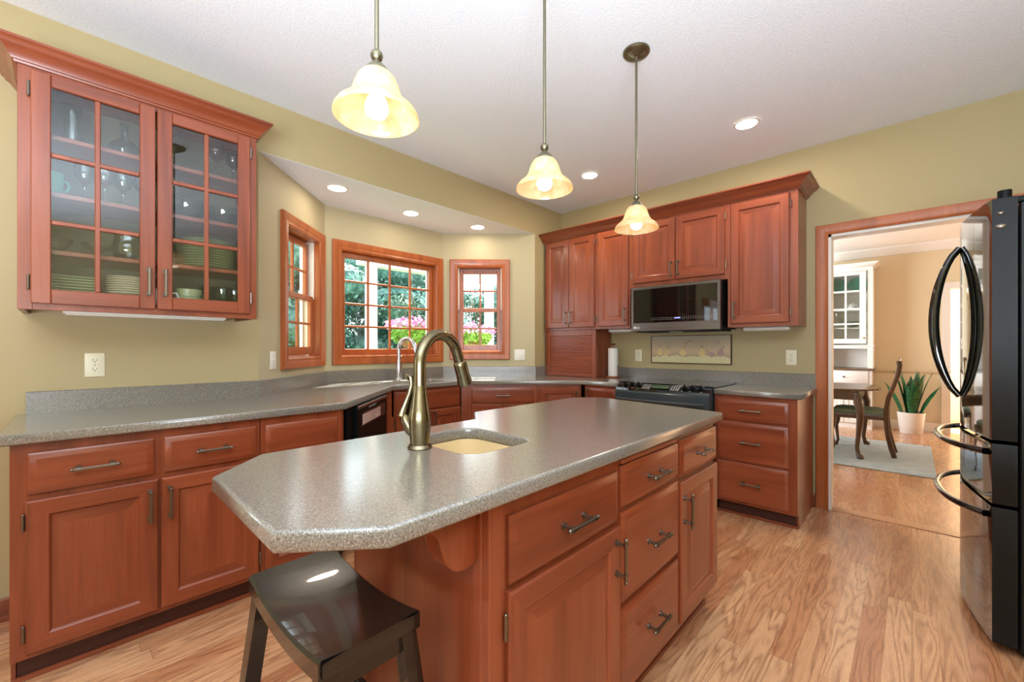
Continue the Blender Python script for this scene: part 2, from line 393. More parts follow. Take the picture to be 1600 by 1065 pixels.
# dining room
YD, HD = 8.6, 2.74
wall('wall_dining_far', (-3.05, YD), 0, 5.25, HD, .1, [(3.45, 4.35, -1, 2.05)], M['dine'])
wall('wall_dining_left', (-2.95, 4.07), PI/2, 4.6, HD, .1, [(1.3, 3.3, .5, 2.2)], M['dine'])
wall('wall_dining_right', (2.1, 8.65), -PI/2, 4.6, HD, .1, [], M['dine'])
struct(MB().box(-3.05, 2.2, 4.07, 8.7, HD, HD+.15).build('ceiling_dining', M['white'], smooth=False))
wall('wall_hall', (-.5, 10.2), 0, 3, HD, .1, [], M['dine'])
# trims
cas = [(0, 0), (0, .012), (.012, .018), (.03, .014), (.062, .022), (.075, .02), (.08, 0)]
b = MB(); b.sweep([(DX1, 0), (DX1, DZ), (DX0, DZ), (DX0, 0)], [(o-.0, h) for o, h in cas], lambda a, z, h: (a, YB-h, z))
struct(b.build('trim_1', M['oakZ']))
b = MB()
for x0, x1 in ((DX0, DX0+.018), (DX1-.018, DX1)): b.box(x0, x1, YB-.002, YB+.125, 0, DZ)
b.box(DX0, DX1, YB-.002, YB+.125, DZ-.018, DZ); b.sweep([(DX1, 0), (DX1, DZ), (DX0, DZ), (DX0, 0)], cas, lambda a, z, h: (a, YB+.12+h, z))
struct(b.build('trim_2', M['white']))
b = MB().box(DX0+.02, DX1-.02, YB-.01, YB+.11, 0, .004, .002); struct(b.build('trim_3', wood('floor_threshold', rgb(168, 112, 74), rgb(190, 136, 94), rgb(204, 152, 110), 'X')))
base = [(0, 0), (.02, 0), (.02, .018), (.014, .022), (.014, .085), (.008, .1), (0, .1)]
b = MB(); b.sweep([(XL, -.17), (XL, -3.2)][::-1], base); struct(b.build('baseboard_left', M['chY']))
b = MB(); b.sweep([(-.548, YB), (-.536, YB)], base); struct(b.build('baseboard_back', M['chX']))
dbase = [(0, 0), (.016, 0), (.016, .11), (.006, .13), (0, .13)]
b = MB(); b.sweep([(-2.95, YD), (.40, YD)], dbase); struct(b.build('baseboard_dining', M['white']))
rail = [(0, .835), (.012, .84), (.024, .862), (.024, .872), (.012, .89), (0, .895)]
b = MB(); b.sweep([(-2.95, YD), (.40, YD)], rail); struct(b.build('trim_4', plain('chair_rail_paint', rgb(206, 186, 150), .5)))
crown = [(0, HD-.13), (.02, HD-.125), (.03, HD-.10), (.07, HD-.04), (.09, HD-.03), (.10, HD), (0, HD)]
b = MB(); b.sweep([(-2.95, 4.07), (-2.95, YD), (2.1, YD), (2.1, 4.07)], crown); struct(b.build('trim_5', M['white']))
b = MB(); b.sweep([(1.3, 0), (1.3, 2.05), (.40, 2.05), (.40, 0)], [(0, 0), (0, .02), (.09, .025), (.09, 0)], lambda a, z, h: (a, YD-h, z))
struct(b.build('trim_6', M['white']))
# ------------------------------------------------------------------ bay windows
wcas = [(0, 0), (0, .012), (.014, .020), (.03, .017), (.05, .026), (.078, .03), (.086, .024), (.086, 0)]
def window(name, p, rotz, w, hung, cols, rows, label):
    x0, x1, z0, z1 = w; c = .086
    r = bpy.data.objects.new(name, None); COL.objects.link(r); r.location = (p[0], p[1], 0); r.rotation_euler = (0, 0, rotz); r['kind'] = 'structure'; r['label'] = label
    X0, X1, Z0, Z1 = x0+c, x1-c, z0+c, z1-c
    b = MB(); b.sweep([(X0, Z0), (X0, Z1), (X1, Z1), (X1, Z0)][::-1], wcas, lambda a, z, h: (a, -h, z), closed=True); b.build('casing', M['oakZ'], r)
    b = MB(); j = .016                                   # wooden jamb lining the opening
    b.box(X0-j, X0, -.004, .125, Z0-j, Z1+j); b.box(X1, X1+j, -.004, .125, Z0-j, Z1+j); b.box(X0, X1, -.004, .125, Z1, Z1+j); b.box(X0, X1, -.004, .125, Z0-j, Z0)
    b.build('jamb', M['oakZ'], r)
    def sash(xa, xb, za, zb, y, nc, nr, st=.042, rl=.045):
        t = .03; b = MB(); b.box(xa, xa+st, y, y+t, za, zb, .004); b.box(xb-st, xb, y, y+t, za, zb, .004)
        b.box(xa+st, xb-st, y, y+t, za, za+rl, .004, 1); b.box(xa+st, xb-st, y, y+t, zb-st, zb, .004, 1)
        s = b.build('sash', [M['oakZ'], M['oakY']], r)
        gx0, gx1, gz0, gz1 = xa+st, xb-st, za+rl, zb-st; b = MB(); m = .009
        for i in range(1, nc): q = gx0+(gx1-gx0)*i/nc; b.box(q-m, q+m, y+.004, y+t-.004, gz0, gz1, .003)
        for i in range(1, nr): q = gz0+(gz1-gz0)*i/nr; b.box(gx0, gx1, y+.006, y+t-.006, q-m, q+m, .003)
        b.build('muntin', M['oakZ'], s)
        MB().box(gx0-.004, gx1+.004, y+.013, y+.017, gz0-.004, gz1+.004).build('pane', M['pane'], s, smooth=False)
    if hung:
        zm = (Z0+Z1)/2
        sash(X0+.012, X1-.012, Z0+.012, zm+.02, .035, cols, rows//2, .042, .06); sash(X0+.012, X1-.012, zm-.02, Z1-.012, .072, cols, rows//2, .042, .042)
        b = MB()
        for xa, xb in ((X0, X0+.012), (X1-.012, X1)): b.box(xa, xb, .03, .066, zm, Z1); b.box(xa, xb, .07, .12, Z0, Z1)
        b.build('liner', M['white2'], r)
    else:
        sash(X0, X1, Z0, Z1, .04, cols, rows, .05, .055)
    # white exterior frame
    b = MB(); b.box(X0, X0+.03, .112, .135, Z0, Z1); b.box(X1-.03, X1, .112, .135, Z0, Z1); b.box(X0, X1, .112, .135, Z0, Z0+.03); b.box(X0, X1, .112, .135, Z1-.03, Z1)
    b.build('frame', M['white'], r)
window('window_1', (XL, .823), 3*PI/4, WL, True, 2, 4, 'narrow double-hung window on the left side of the bay')
window('window_2', C1, PI/2, WM, False, 4, 4, 'wide sixteen-pane picture window in the middle of the bay')
window('window_3', C2, PI/4, WR, True, 2, 4, 'narrow double-hung window on the right side of the bay')
# windows behind the camera (seen mirrored in the microwave) and one added in the dining room to let light in
def plain_window(name, p, rotz, x0, x1, z0, z1, cols, rows, mat):
    r = bpy.data.objects.new(name, None); COL.objects.link(r); r.location = (p[0], p[1], 0); r.rotation_euler = (0, 0, rotz); r['kind'] = 'structure'
    b = MB(); b.sweep([(x0, z0), (x0, z1), (x1, z1), (x1, z0)][::-1], wcas, lambda a, z, h: (a, -h, z), closed=True); b.build('casing', mat, r)
    b = MB(); m = .03
    for i in range(cols+1): q = x0+m+(x1-x0-2*m)*i/cols; b.box(q-m, q+m, .03, .07, z0, z1)
    for i in range(rows+1): q = z0+m+(z1-z0-2*m)*i/rows; b.box(x0, x1, .032, .068, q-(m if i in (0, rows) else .01), q+(m if i in (0, rows) else .01))
    s = b.build('sash', mat, r); MB().box(x0+.01, x1-.01, .048, .052, z0+.01, z1-.01).build('pane', M['pane'], s, smooth=False)
plain_window('window_4', (XL, -3.2), PI/2, .5, 1.7, .5, 2.1, 2, 3, M['oakZ'])
plain_window('added_dining_window', (-2.95, 4.07), PI/2, 1.3, 3.3, .5, 2.2, 2, 2, M['white'])

# ================================================================== OUTSIDE THE BAY
def lawn():
    t = NT('lawn'); n = t.noise(t.obj(), 3, 5); t.set(Base_Color=t.ramp(n.outputs[0], [(.3, rgb(60, 92, 50)), (.7, rgb(110, 140, 78))]), Roughness=.9); return t.m
g = MB().box(-40, -3.9, -25, 30, -.5, -.35).build('ground', lawn(), smooth=False); struct(g)
wp = plain('porch_white', rgb(226, 228, 234), .5)
pd = MB().box(-5.35, -3.9, 2.6, 9.0, -.34, -.05).build('porch_floor', plain('porch_boards', rgb(96, 92, 86), .8), smooth=False); struct(pd)
b = MB(); b.box(-5.30, -4.57, 2.62, 9, 2.60, 2.66)
for i in range(18): b.box(-5.2, -4.57, 2.68+i*.35, 2.70+i*.35, 2.588, 2.60)
struct(b.build('ceiling_porch', wp, smooth=False))
struct(MB().box(-5.30, -5.12, 2.62, 9, 2.30, 2.62, .004).build('beam_porch', wp, smooth=False))
struct(MB().box(-5.60, -4.55, 2.5, 9, 2.68, 2.80).build('roof_porch', plain('porch_shingles', rgb(96, 92, 90), .9), smooth=False))
for y, lb in ((2.78, 'white square porch post seen through the middle bay window'), (4.93, 'white square porch post seen through the right bay window')):
    r = thing('porch_post', lb, 'post', (-5.2, y, -.05))
    MB().box(-.06, .06, -.06, .06, .0, 2.35, .005).build('shaft', wp, r); MB().box(-.08, .08, -.08, .08, 0, .12, .006).build('base', wp, r)
r = thing('downspout_pipe', 'white downspout pipe seen through the left bay window', 'downspout', (-4.35, 1.62, -.35))
MB().box(-.045, .045, -.035, .035, 0, 3.2, .012).build('pipe', wp, r)
for z in (.9, 2.1): MB().box(-.055, .055, -.04, .04, z, z+.03, .003).build('bracket', M['white2'], r)
leafm = {}
for k, (a, c) in enumerate(((rgb(56, 100, 90), rgb(110, 158, 138)), (rgb(66, 110, 80), rgb(138, 174, 120)), (rgb(54, 92, 76), rgb(124, 162, 140)))):
    t = NT('leaves_%d' % k); n = t.noise(t.obj(), 9, 6, .75); t.set(Base_Color=t.ramp(n.outputs[0], [(.36, tuple(q*.6 for q in a[:3])+(1,)), (.5, a), (.66, c)]), Roughness=.6)
    leafm[k] = t.m
bark = plain('bark', rgb(70, 56, 44), .9, var=.2)
def leaf_cloud(blobs, n, size, seed, droop=0):
    rnd = random.Random(seed); b = MB(); tot = sum(q[3]**2 for q in blobs)
    for cx, cy, cz, r, rz in blobs:
        for i in range(int(n*r*r/tot)):
            th = rnd.random()*2*PI; u = rnd.uniform(-1, 1); k = rnd.uniform(.72, 1.04)**.5; s = math.sqrt(1-u*u)
            p = Vector((cx+r*k*s*math.cos(th), cy+r*k*s*math.sin(th), cz+rz*k*u))
            d = Vector((rnd.gauss(0, 1), rnd.gauss(0, 1), rnd.gauss(0, 1)-droop)).normalized()
            w = d.orthogonal().normalized(); w.rotate(Matrix.Rotation(rnd.random()*6.28, 3, d)); L = size*rnd.uniform(.6, 1.4)
            b._face([b.bm.verts.new(q) for q in (p-d*L, p+w*L*.45, p+d*L, p-w*L*.45)])
        bmesh.ops.create_icosphere(b.bm, subdivisions=2, radius=1, matrix=Matrix.Translation((cx, cy, cz)) @ Matrix.Diagonal((r*.8, r*.8, rz*.8, 1)))
    return b
def tree(x, y, h, r, k, label, seed):
    rnd = random.Random(seed); t = thing('garden_tree', label, 'tree', (x, y, -.35), 0, 'trees beyond the porch')
    bl = [(rnd.uniform(-.35, .35)*r, rnd.uniform(-.35, .35)*r, h*f, r*(1.02-f*.55)*rnd.uniform(.8, 1.1), h*.17) for f in (.12, .25, .38, .52, .66, .8, .92)]
    leaf_cloud(bl, 9000, .058, seed).build('foliage', leafm[k], t, smooth=False)
    MB().tube([(0, 0, 0), (.05, 0, h*.4), (0, 0, h*.8)], [.16, .12, .05], 8).build('trunk', bark, t)
tl = ['dense blue-green evergreen outside the left part of the middle window', 'broad dark evergreen straight behind the middle bay window', 'lighter green tree behind the pink hanging basket', 'dark evergreen behind the porch post of the middle window', 'tall evergreen outside the right bay window', 'light green tree behind the right bay window post', 'leafy tree outside the left bay window', 'dark evergreen farthest along the left bay window view', 'bushy tree closing the view at the far right window', 'tall tree in the back row behind the left part of the middle window', 'tall tree in the back row behind the pink baskets', 'tall tree in the back row behind the right bay window', 'tall tree in the back row farthest to the right', 'tall tree in the back row behind the left bay window']
tp = [(-9.2, 3.4, 3.7, 1.9, 0), (-9.6, 5.6, 3.8, 2.0, 0), (-10.6, 7.8, 3.8, 1.9, 1), (-7.9, 5.2, 2.5, .9, 2), (-9.2, 10.0, 3.6, 2.0, 0), (-8.0, 12.2, 3.4, 1.8, 1), (-9.4, 1.0, 3.8, 1.9, 1), (-10.4, -1.4, 4.0, 2.1, 2), (-7.2, 14.6, 3.6, 2.0, 2), (-14.5, 2.2, 4.6, 2.6, 0), (-15, 6.4, 4.8, 2.7, 2), (-15.5, 11.0, 4.8, 2.8, 0), (-12.5, 15.5, 4.4, 2.6, 1), (-14.5, -2.4, 4.8, 2.7, 0)]
for i, (q, l) in enumerate(zip(tp, tl)): tree(*q, l, 40+i)
pinkm = plain('pink_petals', rgb(232, 150, 206), .6, var=.25); whitem = plain('pale_petals', rgb(244, 214, 232), .6); limem = plain('lime_leaves', rgb(128, 176, 74), .55, var=.3)
coco = plain('coco_liner', rgb(146, 96, 62), .9, var=.15)
def basket(x, y, z, label, seed):
    r = thing('hanging_basket', label, 'hanging basket', (x, y, z))
    MB().lathe([(0, -.16), (.10, -.14), (.17, -.06), (.19, 0), (.18, .01), (0, 0)], 20).build('basket', coco, r)
    fo = leaf_cloud([(0, 0, .03, .27, .13)], 500, .045, seed).build('foliage', limem, r, smooth=False); fo['kind'] = 'stuff'
    rnd = random.Random(seed+5)
    for nm, m, n in (('blossoms', pinkm, 380), ('pale_blossoms', whitem, 160)):
        b = MB()
        for i in range(n):
            th = rnd.random()*6.28; u = rnd.random(); rr = .34*math.sqrt(rnd.random()); c = Vector((rr*math.cos(th), rr*math.sin(th), .10+.17*u*(1-rr*1.6)))
            d = Vector((rnd.gauss(0, 1), rnd.gauss(0, 1), abs(rnd.gauss(0, 1))+.2)).normalized(); w = d.orthogonal().normalized(); v = d.cross(w); s = rnd.uniform(.014, .026)
            b._face([b.bm.verts.new(c+w*s*math.cos(a)+v*s*math.sin(a)) for a in [k*2*PI/5 for k in range(5)]])
        q = b.build(nm, m, r, smooth=False); q['kind'] = 'stuff'
    b = MB()
    for k in range(3):
        a = k*2*PI/3+.3; b.tube([(.18*math.cos(a), .18*math.sin(a), 0), (0, 0, .55), (0, 0, 2.60-z-.0)], .003, 6)
    b.build('chain', M['pewter'], r)
basket(-4.62, 3.03, 1.36, 'hanging basket of pink flowers outside the middle bay window', 3)
basket(-4.55, 3.98, 1.32, 'hanging basket of pink flowers outside the right bay window', 9)
# ================================================================== CABINETS
DOORP = [(0, 0), (0, -.014), (.005, -.019), (.056, -.019), (.060, -.0155), (.064, -.009), (.070, -.009), (.098, -.0165), (.101, -.0165)]
DRWP = [(0, 0), (0, -.010), (.006, -.013), (.020, -.019), (.024, -.019)]
def pull_mesh(kind):
    b = MB(); L = .064
    if kind == 'v':
        b.box(-.006, .006, -.040, -.030, -L, L, .002); b.box(-.005, .005, -.034, 0, -L+.004, -L+.014, .001); b.box(-.005, .005, -.034, 0, L-.014, L-.004, .001)
        b.box(-.008, .008, -.003, 0, -L-.001, -L+.018, .001); b.box(-.008, .008, -.003, 0, L-.018, L+.001, .001)
    else:
        b.tube([(-L, -.033, 0), (L, -.033, 0)], .0055, 10)
        for x in (-.047, .047):
            b.tube([(x, 0, 0), (x, -.033, 0)], .005, 8); b.tube([(x, 0, 0), (x, -.005, 0)], .010, 10); b.tube([(x-.008, -.033, 0), (x+.008, -.033, 0)], .0075, 10)
        b.ball((-L, -.033, 0), .0068, 8); b.ball((L, -.033, 0), .0068, 8)
    return b
PV = pull_mesh('v').mesh('door_pull', M['pewter']); PH = pull_mesh('h').mesh('drawer_pull', M['pewter'])
PVt = pull_mesh('h').mesh('bar_pull', M['pewter'])
hb = MB(); hb.tube([(0, -.012, -.026), (0, -.012, .026)], .005, 8); hb.box(0, .012, -.003, 0, -.022, .022, .001); hb.ball((0, -.012, .027), .005, 8); hb.ball((0, -.012, -.027), .005, 8)
HG = hb.mesh('hinge', M['pewter'])
def door(r, x0, x1, z0, z1, pull=None, at=None, hinge=None, bar=False):
    b = MB().nest(x0, x1, z0, z1, DOORP, 0, 1, 0); d = b.build('door', [M['chZ'], M['chX']], r)
    if pull:
        x = x0+.028 if pull == 'l' else x1-.028; zz = at if at is not None else z1-.10
        inst('handle', PVt if bar else PV, d, (x, -.019, zz), (0, PI/2, 0) if bar else (0, 0, 0))
    if hinge:
        x = x0-.006 if hinge == 'l' else x1+.006
        for z in (z0+.075, z1-.075): inst('hinge', HG, d, (x, 0, z), (0, 0, 0) if hinge == 'l' else (0, 0, 0)).scale = (1 if hinge == 'l' else -1, 1, 1)
    return d
def drawer(r, x0, x1, z0, z1, pull=True, px=None, pz=None):
    d = MB().nest(x0, x1, z0, z1, DRWP, 1, 1, 1).build('drawer', [M['chZ'], M['chX']], r)
    if pull: inst('handle', PH, d, ((x0+x1)/2 if px is None else px, -.019, (z0+z1)/2 if pz is None else pz))
    return d
def cabinet(name, label, loc, rotz, w, depth, z0, z1, poly=None, cat='cabinet', group=None, toe=True, ends=(), hollow=None):
    r = thing(name, label, cat, (loc[0], loc[1], 0), rotz, group)
    pl = poly or [(0, 0), (w, 0), (w, depth), (0, depth)]
    b = MB().prism(pl, z0, hollow or z1)
    if hollow:                                   # open box under a sink
        for p, q in zip(pl, pl[1:]+pl[:1]):
            p, q = Vector(p), Vector(q); n = Vector((-(q-p).y, (q-p).x)).normalized()*.018; b.prism([p, q, q+n, p+n], hollow, z1)
    b.build('carcass', M['chZ'], r)
    if toe:
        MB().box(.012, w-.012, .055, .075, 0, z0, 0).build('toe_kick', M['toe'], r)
        MB().prism([(.0, .040), (w, .040), (w, .0545), (0, .0545)], 0, .018, bev=.004).build('shoe_moulding', M['chX'], r)
    for e in ends:
        x = (0, .012) if e == 'l' else (w-.012, w)
        MB().prism([(.05, 0), (depth, 0), (depth, z1-.002), (.001, z1-.002), (.001, z0), (.05, z0)], x[0]-(.002 if e == 'l' else -.002), x[1]+(.002 if e == 'r' else -.002), lambda a, z, h: (h, a, z)).build('end_panel', M['chZ'], r)
    return r
BG = 'cherry base cabinets'
ZT = .874
# ---- left run
r = cabinet('base_cabinet', 'cherry base cabinet at the far left, two drawers over two doors', (-2.315, -.135), PI/2, .787, .61, .098, ZT, ends=('l',), group=BG)
drawer(r, .04, .389, .690, .838); drawer(r, .422, .768, .690, .838)
door(r, .036, .403, .118, .667, 'r', .565, 'l'); door(r, .412, .779, .118, .667, 'l', .565, 'r')
r = cabinet('base_cabinet', 'cherry corner base cabinet beside the black dishwasher', (-2.315, .656), PI/2, .402, .3, .098, ZT, poly=[(0, 0), (.402, 0), (.425, .022), (.13, .32), (0, .32)], group=BG)
drawer(r, .018, .378, .690, .838, False); door(r, .018, .378, .118, .667, 'l', .565)
# ---- dishwasher on the left 45 degree section
A = (-2.352, 1.095)
dw = thing('dishwasher', 'black dishwasher under the angled counter left of the bay sink', 'dishwasher', (A[0], A[1], 0), 3*PI/4)
MB().box(.03, .80, .003, .56, .1, .868).build('body', M['black_app'], dw)
MB().box(.03, .13, -.004, .003, .1, .866).build('side_filler', M['black_app'], dw)
d = MB().box(.14, .80, -.026, .003, .11, .868, .004).build('door', M['black_app'], dw)
MB().box(.14, .80, -.032, -.026, .842, .862, .003).build('trim_strip', M['steel'], d)
b = MB().box(.22, .745, -.0275, -.026, .725, .812); b.build('handle_pocket', plain('pocket_plastic', rgb(40, 40, 42), .12, coat=.4), d)
MB().box(.23, .62, -.0285, -.0275, .735, .800, 0).build('pocket_reflection', plain('painted_reflection', rgb(196, 176, 170), .3, var=.25), d)  # pale patch painted as the reflection of counter items in the pocket
MB().box(.36, .52, -.0275, -.026, .826, .834).build('logo', M['grey_print'], d)
MB().box(.03, .80, .05, .06, 0, .1).build('toe_kick', M['rubber'], dw)
# ---- sink base under the middle window
r = cabinet('sink_cabinet', 'cherry sink base cabinet under the middle bay window', (-3.035, 1.80), PI/2, .718, .55, .098, ZT, group=BG, hollow=.66)
MB().prism([(-2.352-.805*S2, 1.095+.805*S2), (-3.03, 1.77), (-3.034, 1.80), (-3.06, 1.80), (-3.05, 1.75), (-2.367-.805*S2, 1.080+.805*S2)], 0, ZT).build('side_stile', M['chZ'], r, world=True)
drawer(r, .03, .70, .692, .852, False); door(r, .03, .36, .118, .676, 'r', .60, 'l'); door(r, .37, .70, .118, .676, 'l', .60, 'r')
# ---- right 45 degree section
Rp = (-3.034, 2.521)
r = cabinet('base_cabinet', 'cherry base cabinet with one wide drawer under the right bay window', (Rp[0], Rp[1]), PI/4, .70, .50, .098, ZT, group=BG)
drawer(r, .095, .677, .706, .848); door(r, .095, .382, .118, .69, 'r'); door(r, .39, .677, .118, .69, 'l')
r = cabinet('base_cabinet', 'cherry base cabinet with a full-height door in the counter corner left of the stove', (Rp[0]+.702*S2, Rp[1]+.702*S2), PI/4, .415, .50, .098, ZT, poly=[(0, 0), (.415, 0), (.415, .30), (0, .50)], group=BG)
door(r, .022, .395, .118, .85, 'r')
r = cabinet('base_cabinet', 'small cherry base cabinet directly left of the black stove', (-2.222, 3.33), 0, .355, .58, .098, ZT, poly=[(.01, 0), (.355, 0), (.355, .58), (-.1, .58), (-.12, .13)], group=BG)
drawer(r, .03, .335, .715, .848, False); door(r, .03, .335, .118, .70, 'l', .775)
# ---- right of the range
r = cabinet('base_cabinet', 'cherry three-drawer base cabinet right of the stove beside the doorway', (-1.065, 3.33), 0, .515, .60, .098, ZT, ends=('r',), group=BG)
drawer(r, .02, .468, .700, .845); drawer(r, .02, .468, .408, .682); drawer(r, .02, .468, .120, .390)
# ---- worktop
wt = slab('worktop', [(-2.95, -.16), (-2.285, -.16), (-2.285, 1.07), (-3.005, 1.79), (-3.005, 2.508), (-2.213, 3.30), (-1.862, 3.30), (-1.862, 3.885), (-1.062, 3.885), (-1.062, 3.30), (-.522, 3.30), (-.522, 3.948), (-2.948, 3.948), (-2.948, 3.477), (-3.648, 2.777), (-3.648, 1.521), (-2.948, .821)],
          [rrect(-3.42, -3.08, 1.86, 2.46, .05)[::-1]], ZT+.001, .9144, .006, M['counter'])
tag(wt, 'long speckled grey worktop running round the walls and bay', 'countertop')
def bs(path, name='backsplash'):
    MB().sweep(path, [(0, .9145), (.019, .9145), (.019, 1.013), (.016, 1.016), (0, 1.016)]).build(name, M['counter'], wt)
bs([(-2.949, -.125), (-2.949, .823), (-3.649, 1.523), (-3.649, 2.775), (-2.949, 3.475), (-2.949, 3.949), (-.522, 3.949)])
# ---- bay sink and faucet
sk = thing('kitchen_sink', 'white double sink set into the worktop below the middle bay window', 'sink', (-3.25, 2.16, .914))
def bowl(mb, x0, x1, y0, y1, zt, zb, r=.05):
    o = rrect(x0, x1, y0, y1, r); i = rrect(x0+.015, x1-.015, y0+.015, y1-.015, r); q = rrect(x0-.012, x1+.012, y0-.012, y1+.012, r); w = rrect(x0-.008, x1+.008, y0-.008, y1+.008, r)
    L = [[mb.bm.verts.new((x, y, z)) for x, y in pl] for pl, z in ((q, zt), (o, zt), (i, zb), (w, zb-.012), (q, zt-.01))]
    n = len(o)
    for A, B in zip(L, L[1:]+L[:1]):
        if A is L[2]: continue
        for k in range(n): mb._face([A[k], A[(k+1) % n], B[(k+1) % n], B[k]])
    mb._face(L[2]); mb._face(L[3][::-1])
b = MB(); bowl(b, -.168, .168, -.298, -.01, -.041, -.20); bowl(b, -.168, .168, .01, .298, -.041, -.20); b.build('basin', M['sink_w'], sk)
for y in (-.155, .155): MB().lathe([(.035, -.199), (.04, -.197), (.02, -.1985), (0, -.1985)], 20, (0, y, 0)).build('drain', M['chrome'], sk)
def gooseneck(name, label, loc, d, mat, s=1.0, H=.345, reach=.19):
    r = thing(name, label, 'faucet', loc); d = Vector((d[0], d[1], 0)).normalized(); z = Vector((0, 0, 1))
    MB().lathe([(.036*s, 0), (.037*s, .004), (.034*s, .009), (.031*s, .013)], 28, capb=True).build('base_ring', mat, r)
    MB().lathe([(.0285*s, .008), (.030*s, .03), (.0335*s, .065*s+.01), (.0335*s, .085*s+.01), (.029*s, .12*s), (.0225*s, .16*s), (.0195*s, .185*s), (.0185*s, .19*s)], 28, capb=True, capt=True).build('body', mat, r)
    R = reach/2*1.02; zc = H-R; pts = [Vector((0, 0, .18*s))+z*k*(zc-.18*s)/4 for k in range(4)]
    pts += [d*(R-R*math.cos(a))+z*(zc+R*math.sin(a)) for a in [PI*k/16*.90 for k in range(17)]]
    e = pts[-1]; t = (pts[-1]-pts[-2]).normalized(); pts.append(e+t*.03)
    MB().tube(pts, .0185*s, 18).build('spout', mat, r)
    p0 = e+t*.025
    MB().tube([p0, p0+t*.006, p0+t*.02, p0+t*.05, p0+t*.085, p0+t*.088], [.0185*s, .0225*s, .0235*s, .023*s, .0265*s, .022*s], 20).build('spray_head', mat, r)
    n = Vector((d.y, -d.x, 0)); n = n if n.dot(Vector((1, 0, 0))) < 0 else -n
    v = (n*.92-d*.39).normalized(); q = lambda a, h: v*a*s+z*h*s
    MB().tube([q(.012, .03), q(.030, .055), q(.044, .085), q(.048, .10)], [.010*s, .017*s, .017*s, .015*s], 14).build('valve', mat, r)
    MB().tube([q(.050, .098), q(.049, .108), q(.042, .13), q(.030, .165), q(.024, .195), q(.027, .216), q(.038, .220), q(.042, .208)], [(.022*s, .014*s), (.020*s, .012*s), (.015*s, .010*s), (.011*s, .008*s), (.009*s, .007*s), (.010*s, .008*s), (.011*s, .009*s), (.008*s, .008*s)], 14, flat=d).build('lever', mat, r)
    return r
gooseneck('kitchen_faucet', 'steel gooseneck faucet at the bay sink in front of the middle window', (-3.51, 2.158, .9145), (.96, .28), M['chrome'], 1.0, .385, .19)
# ---- upper cabinets over the range
UG = 'cherry wall cabinets over the stove wall'
def upper(label, x0, x1, z0):
    r = thing('wall_cabinet', label, 'cabinet', (x0, 3.62, 0), 0, UG)
    MB().box(0, x1-x0, 0, .328, z0, 2.40).build('carcass', M['chZ'], r); return r
r = upper('two-door cherry wall cabinet in the corner above the appliance garage', -2.925, -2.267, 1.40); door(r, .022, .325, 1.425, 2.345, 'r', 1.53, 'l'); door(r, .331, .634, 1.425, 2.345, 'l', 1.53, 'r')
r = upper('narrow single-door cherry wall cabinet left of the microwave', -2.266, -1.905, 1.40); door(r, .022, .345, 1.425, 2.345, 'r', 1.53, 'l')
r = upper('short two-door cherry wall cabinet above the microwave', -1.904, -1.062, 1.765); door(r, .026, .422, 1.805, 2.345, 'r', 1.90, 'l'); door(r, .428, .824, 1.805, 2.345, 'l', 1.90, 'r')
r = upper('large single-door cherry wall cabinet right of the microwave', -1.061, -.592, 1.38); door(r, .024, .418, 1.405, 2.345, 'l', 1.51, 'r')
CRP = [(0, 2.362), (.008, 2.364), (.012, 2.372), (.018, 2.374), (.024, 2.384), (.050, 2.412), (.066, 2.420), (.072, 2.430), (.084, 2.436), (.084, 2.446), (0, 2.446)]
cr = MB().sweep([(-2.948, 3.619), (-.591, 3.619), (-.591, 3.948)], [(o+.0, h) for o, h in CRP]).build('crown_moulding', M['chX'])
tag(cr, 'long cherry crown moulding along the tops of the stove-wall cabinets', 'crown moulding')
st = thing('under_cabinet_light', 'slim white light strip under the wall cabinet right of the microwave', 'light strip', (-.83, 3.79, 1.38))
MB().box(-.16, .16, -.03, .03, -.024, -.001, .005).build('housing', M['white2'], st); MB().box(-.15, .15, -.024, .024, -.028, -.024, .002).build('diffuser', M['paper'], st)
st = thing('under_cabinet_light', 'slim white light strip under the wall cabinets left of the microwave', 'light strip', (-2.08, 3.79, 1.40))
MB().box(-.14, .14, -.03, .03, -.024, -.001, .005).build('housing', M['white2'], st); MB().box(-.13, .13, -.024, .024, -.028, -.024, .002).build('diffuser', M['paper'], st)
# ---- appliance garage
ag = thing('appliance_garage', 'cherry appliance garage with a roll-up tambour door in the corner', 'cabinet', (-2.925, 3.63, .915))
b = MB(); b.box(0, .64, .02, .296, 0, .484); b.box(0, .055, 0, .02, 0, .484, .002); b.box(.595, .64, 0, .02, 0, .484, .002); b.box(.055, .595, 0, .02, .425, .484, .002); b.build('carcass', M['chZ'], ag)
b = MB()
for i in range(20): b.box(.056, .594, .006, .019, .045+i*.019, .045+i*.019+.0182, .004)
b.build('tambour', M['chX'], ag); MB().box(.056, .594, .002, .019, .002, .042, .003).build('bottom_rail', M['chX'], ag)
# ---- paper towels
ph = thing('paper_towel_holder', 'wooden paper towel holder on the worktop beside the appliance garage', 'holder', (-2.19, 3.80, .915))
MB().lathe([(0, 0), (.075, 0), (.078, .006), (.072, .014), (0, .016)], 32).build('base', M['chX'], ph)
MB().tube([(0, 0, .014), (0, 0, .335)], .008, 12).build('post', M['chZ'], ph); MB().lathe([(0, .345), (.022, .343), (.026, .336), (.022, .330), (0, .329)], 20).build('finial', M['walnut'], ph)
MB().tube([(.066, -.02, .012), (.066, -.02, .13)], .004, 8).build('side_arm', M['chZ'], ph)
b = MB().lathe([(.02, .017), (.050, .017), (.0505, .02), (.0505, .295), (.05, .298), (.02, .298), (.02, .017)], 32); pr = b.build('paper_towel_roll', M['paper']); pr.location = (-2.19, 3.80, .915)
tag(pr, 'white roll of paper towels standing on the wooden holder', 'paper towels')
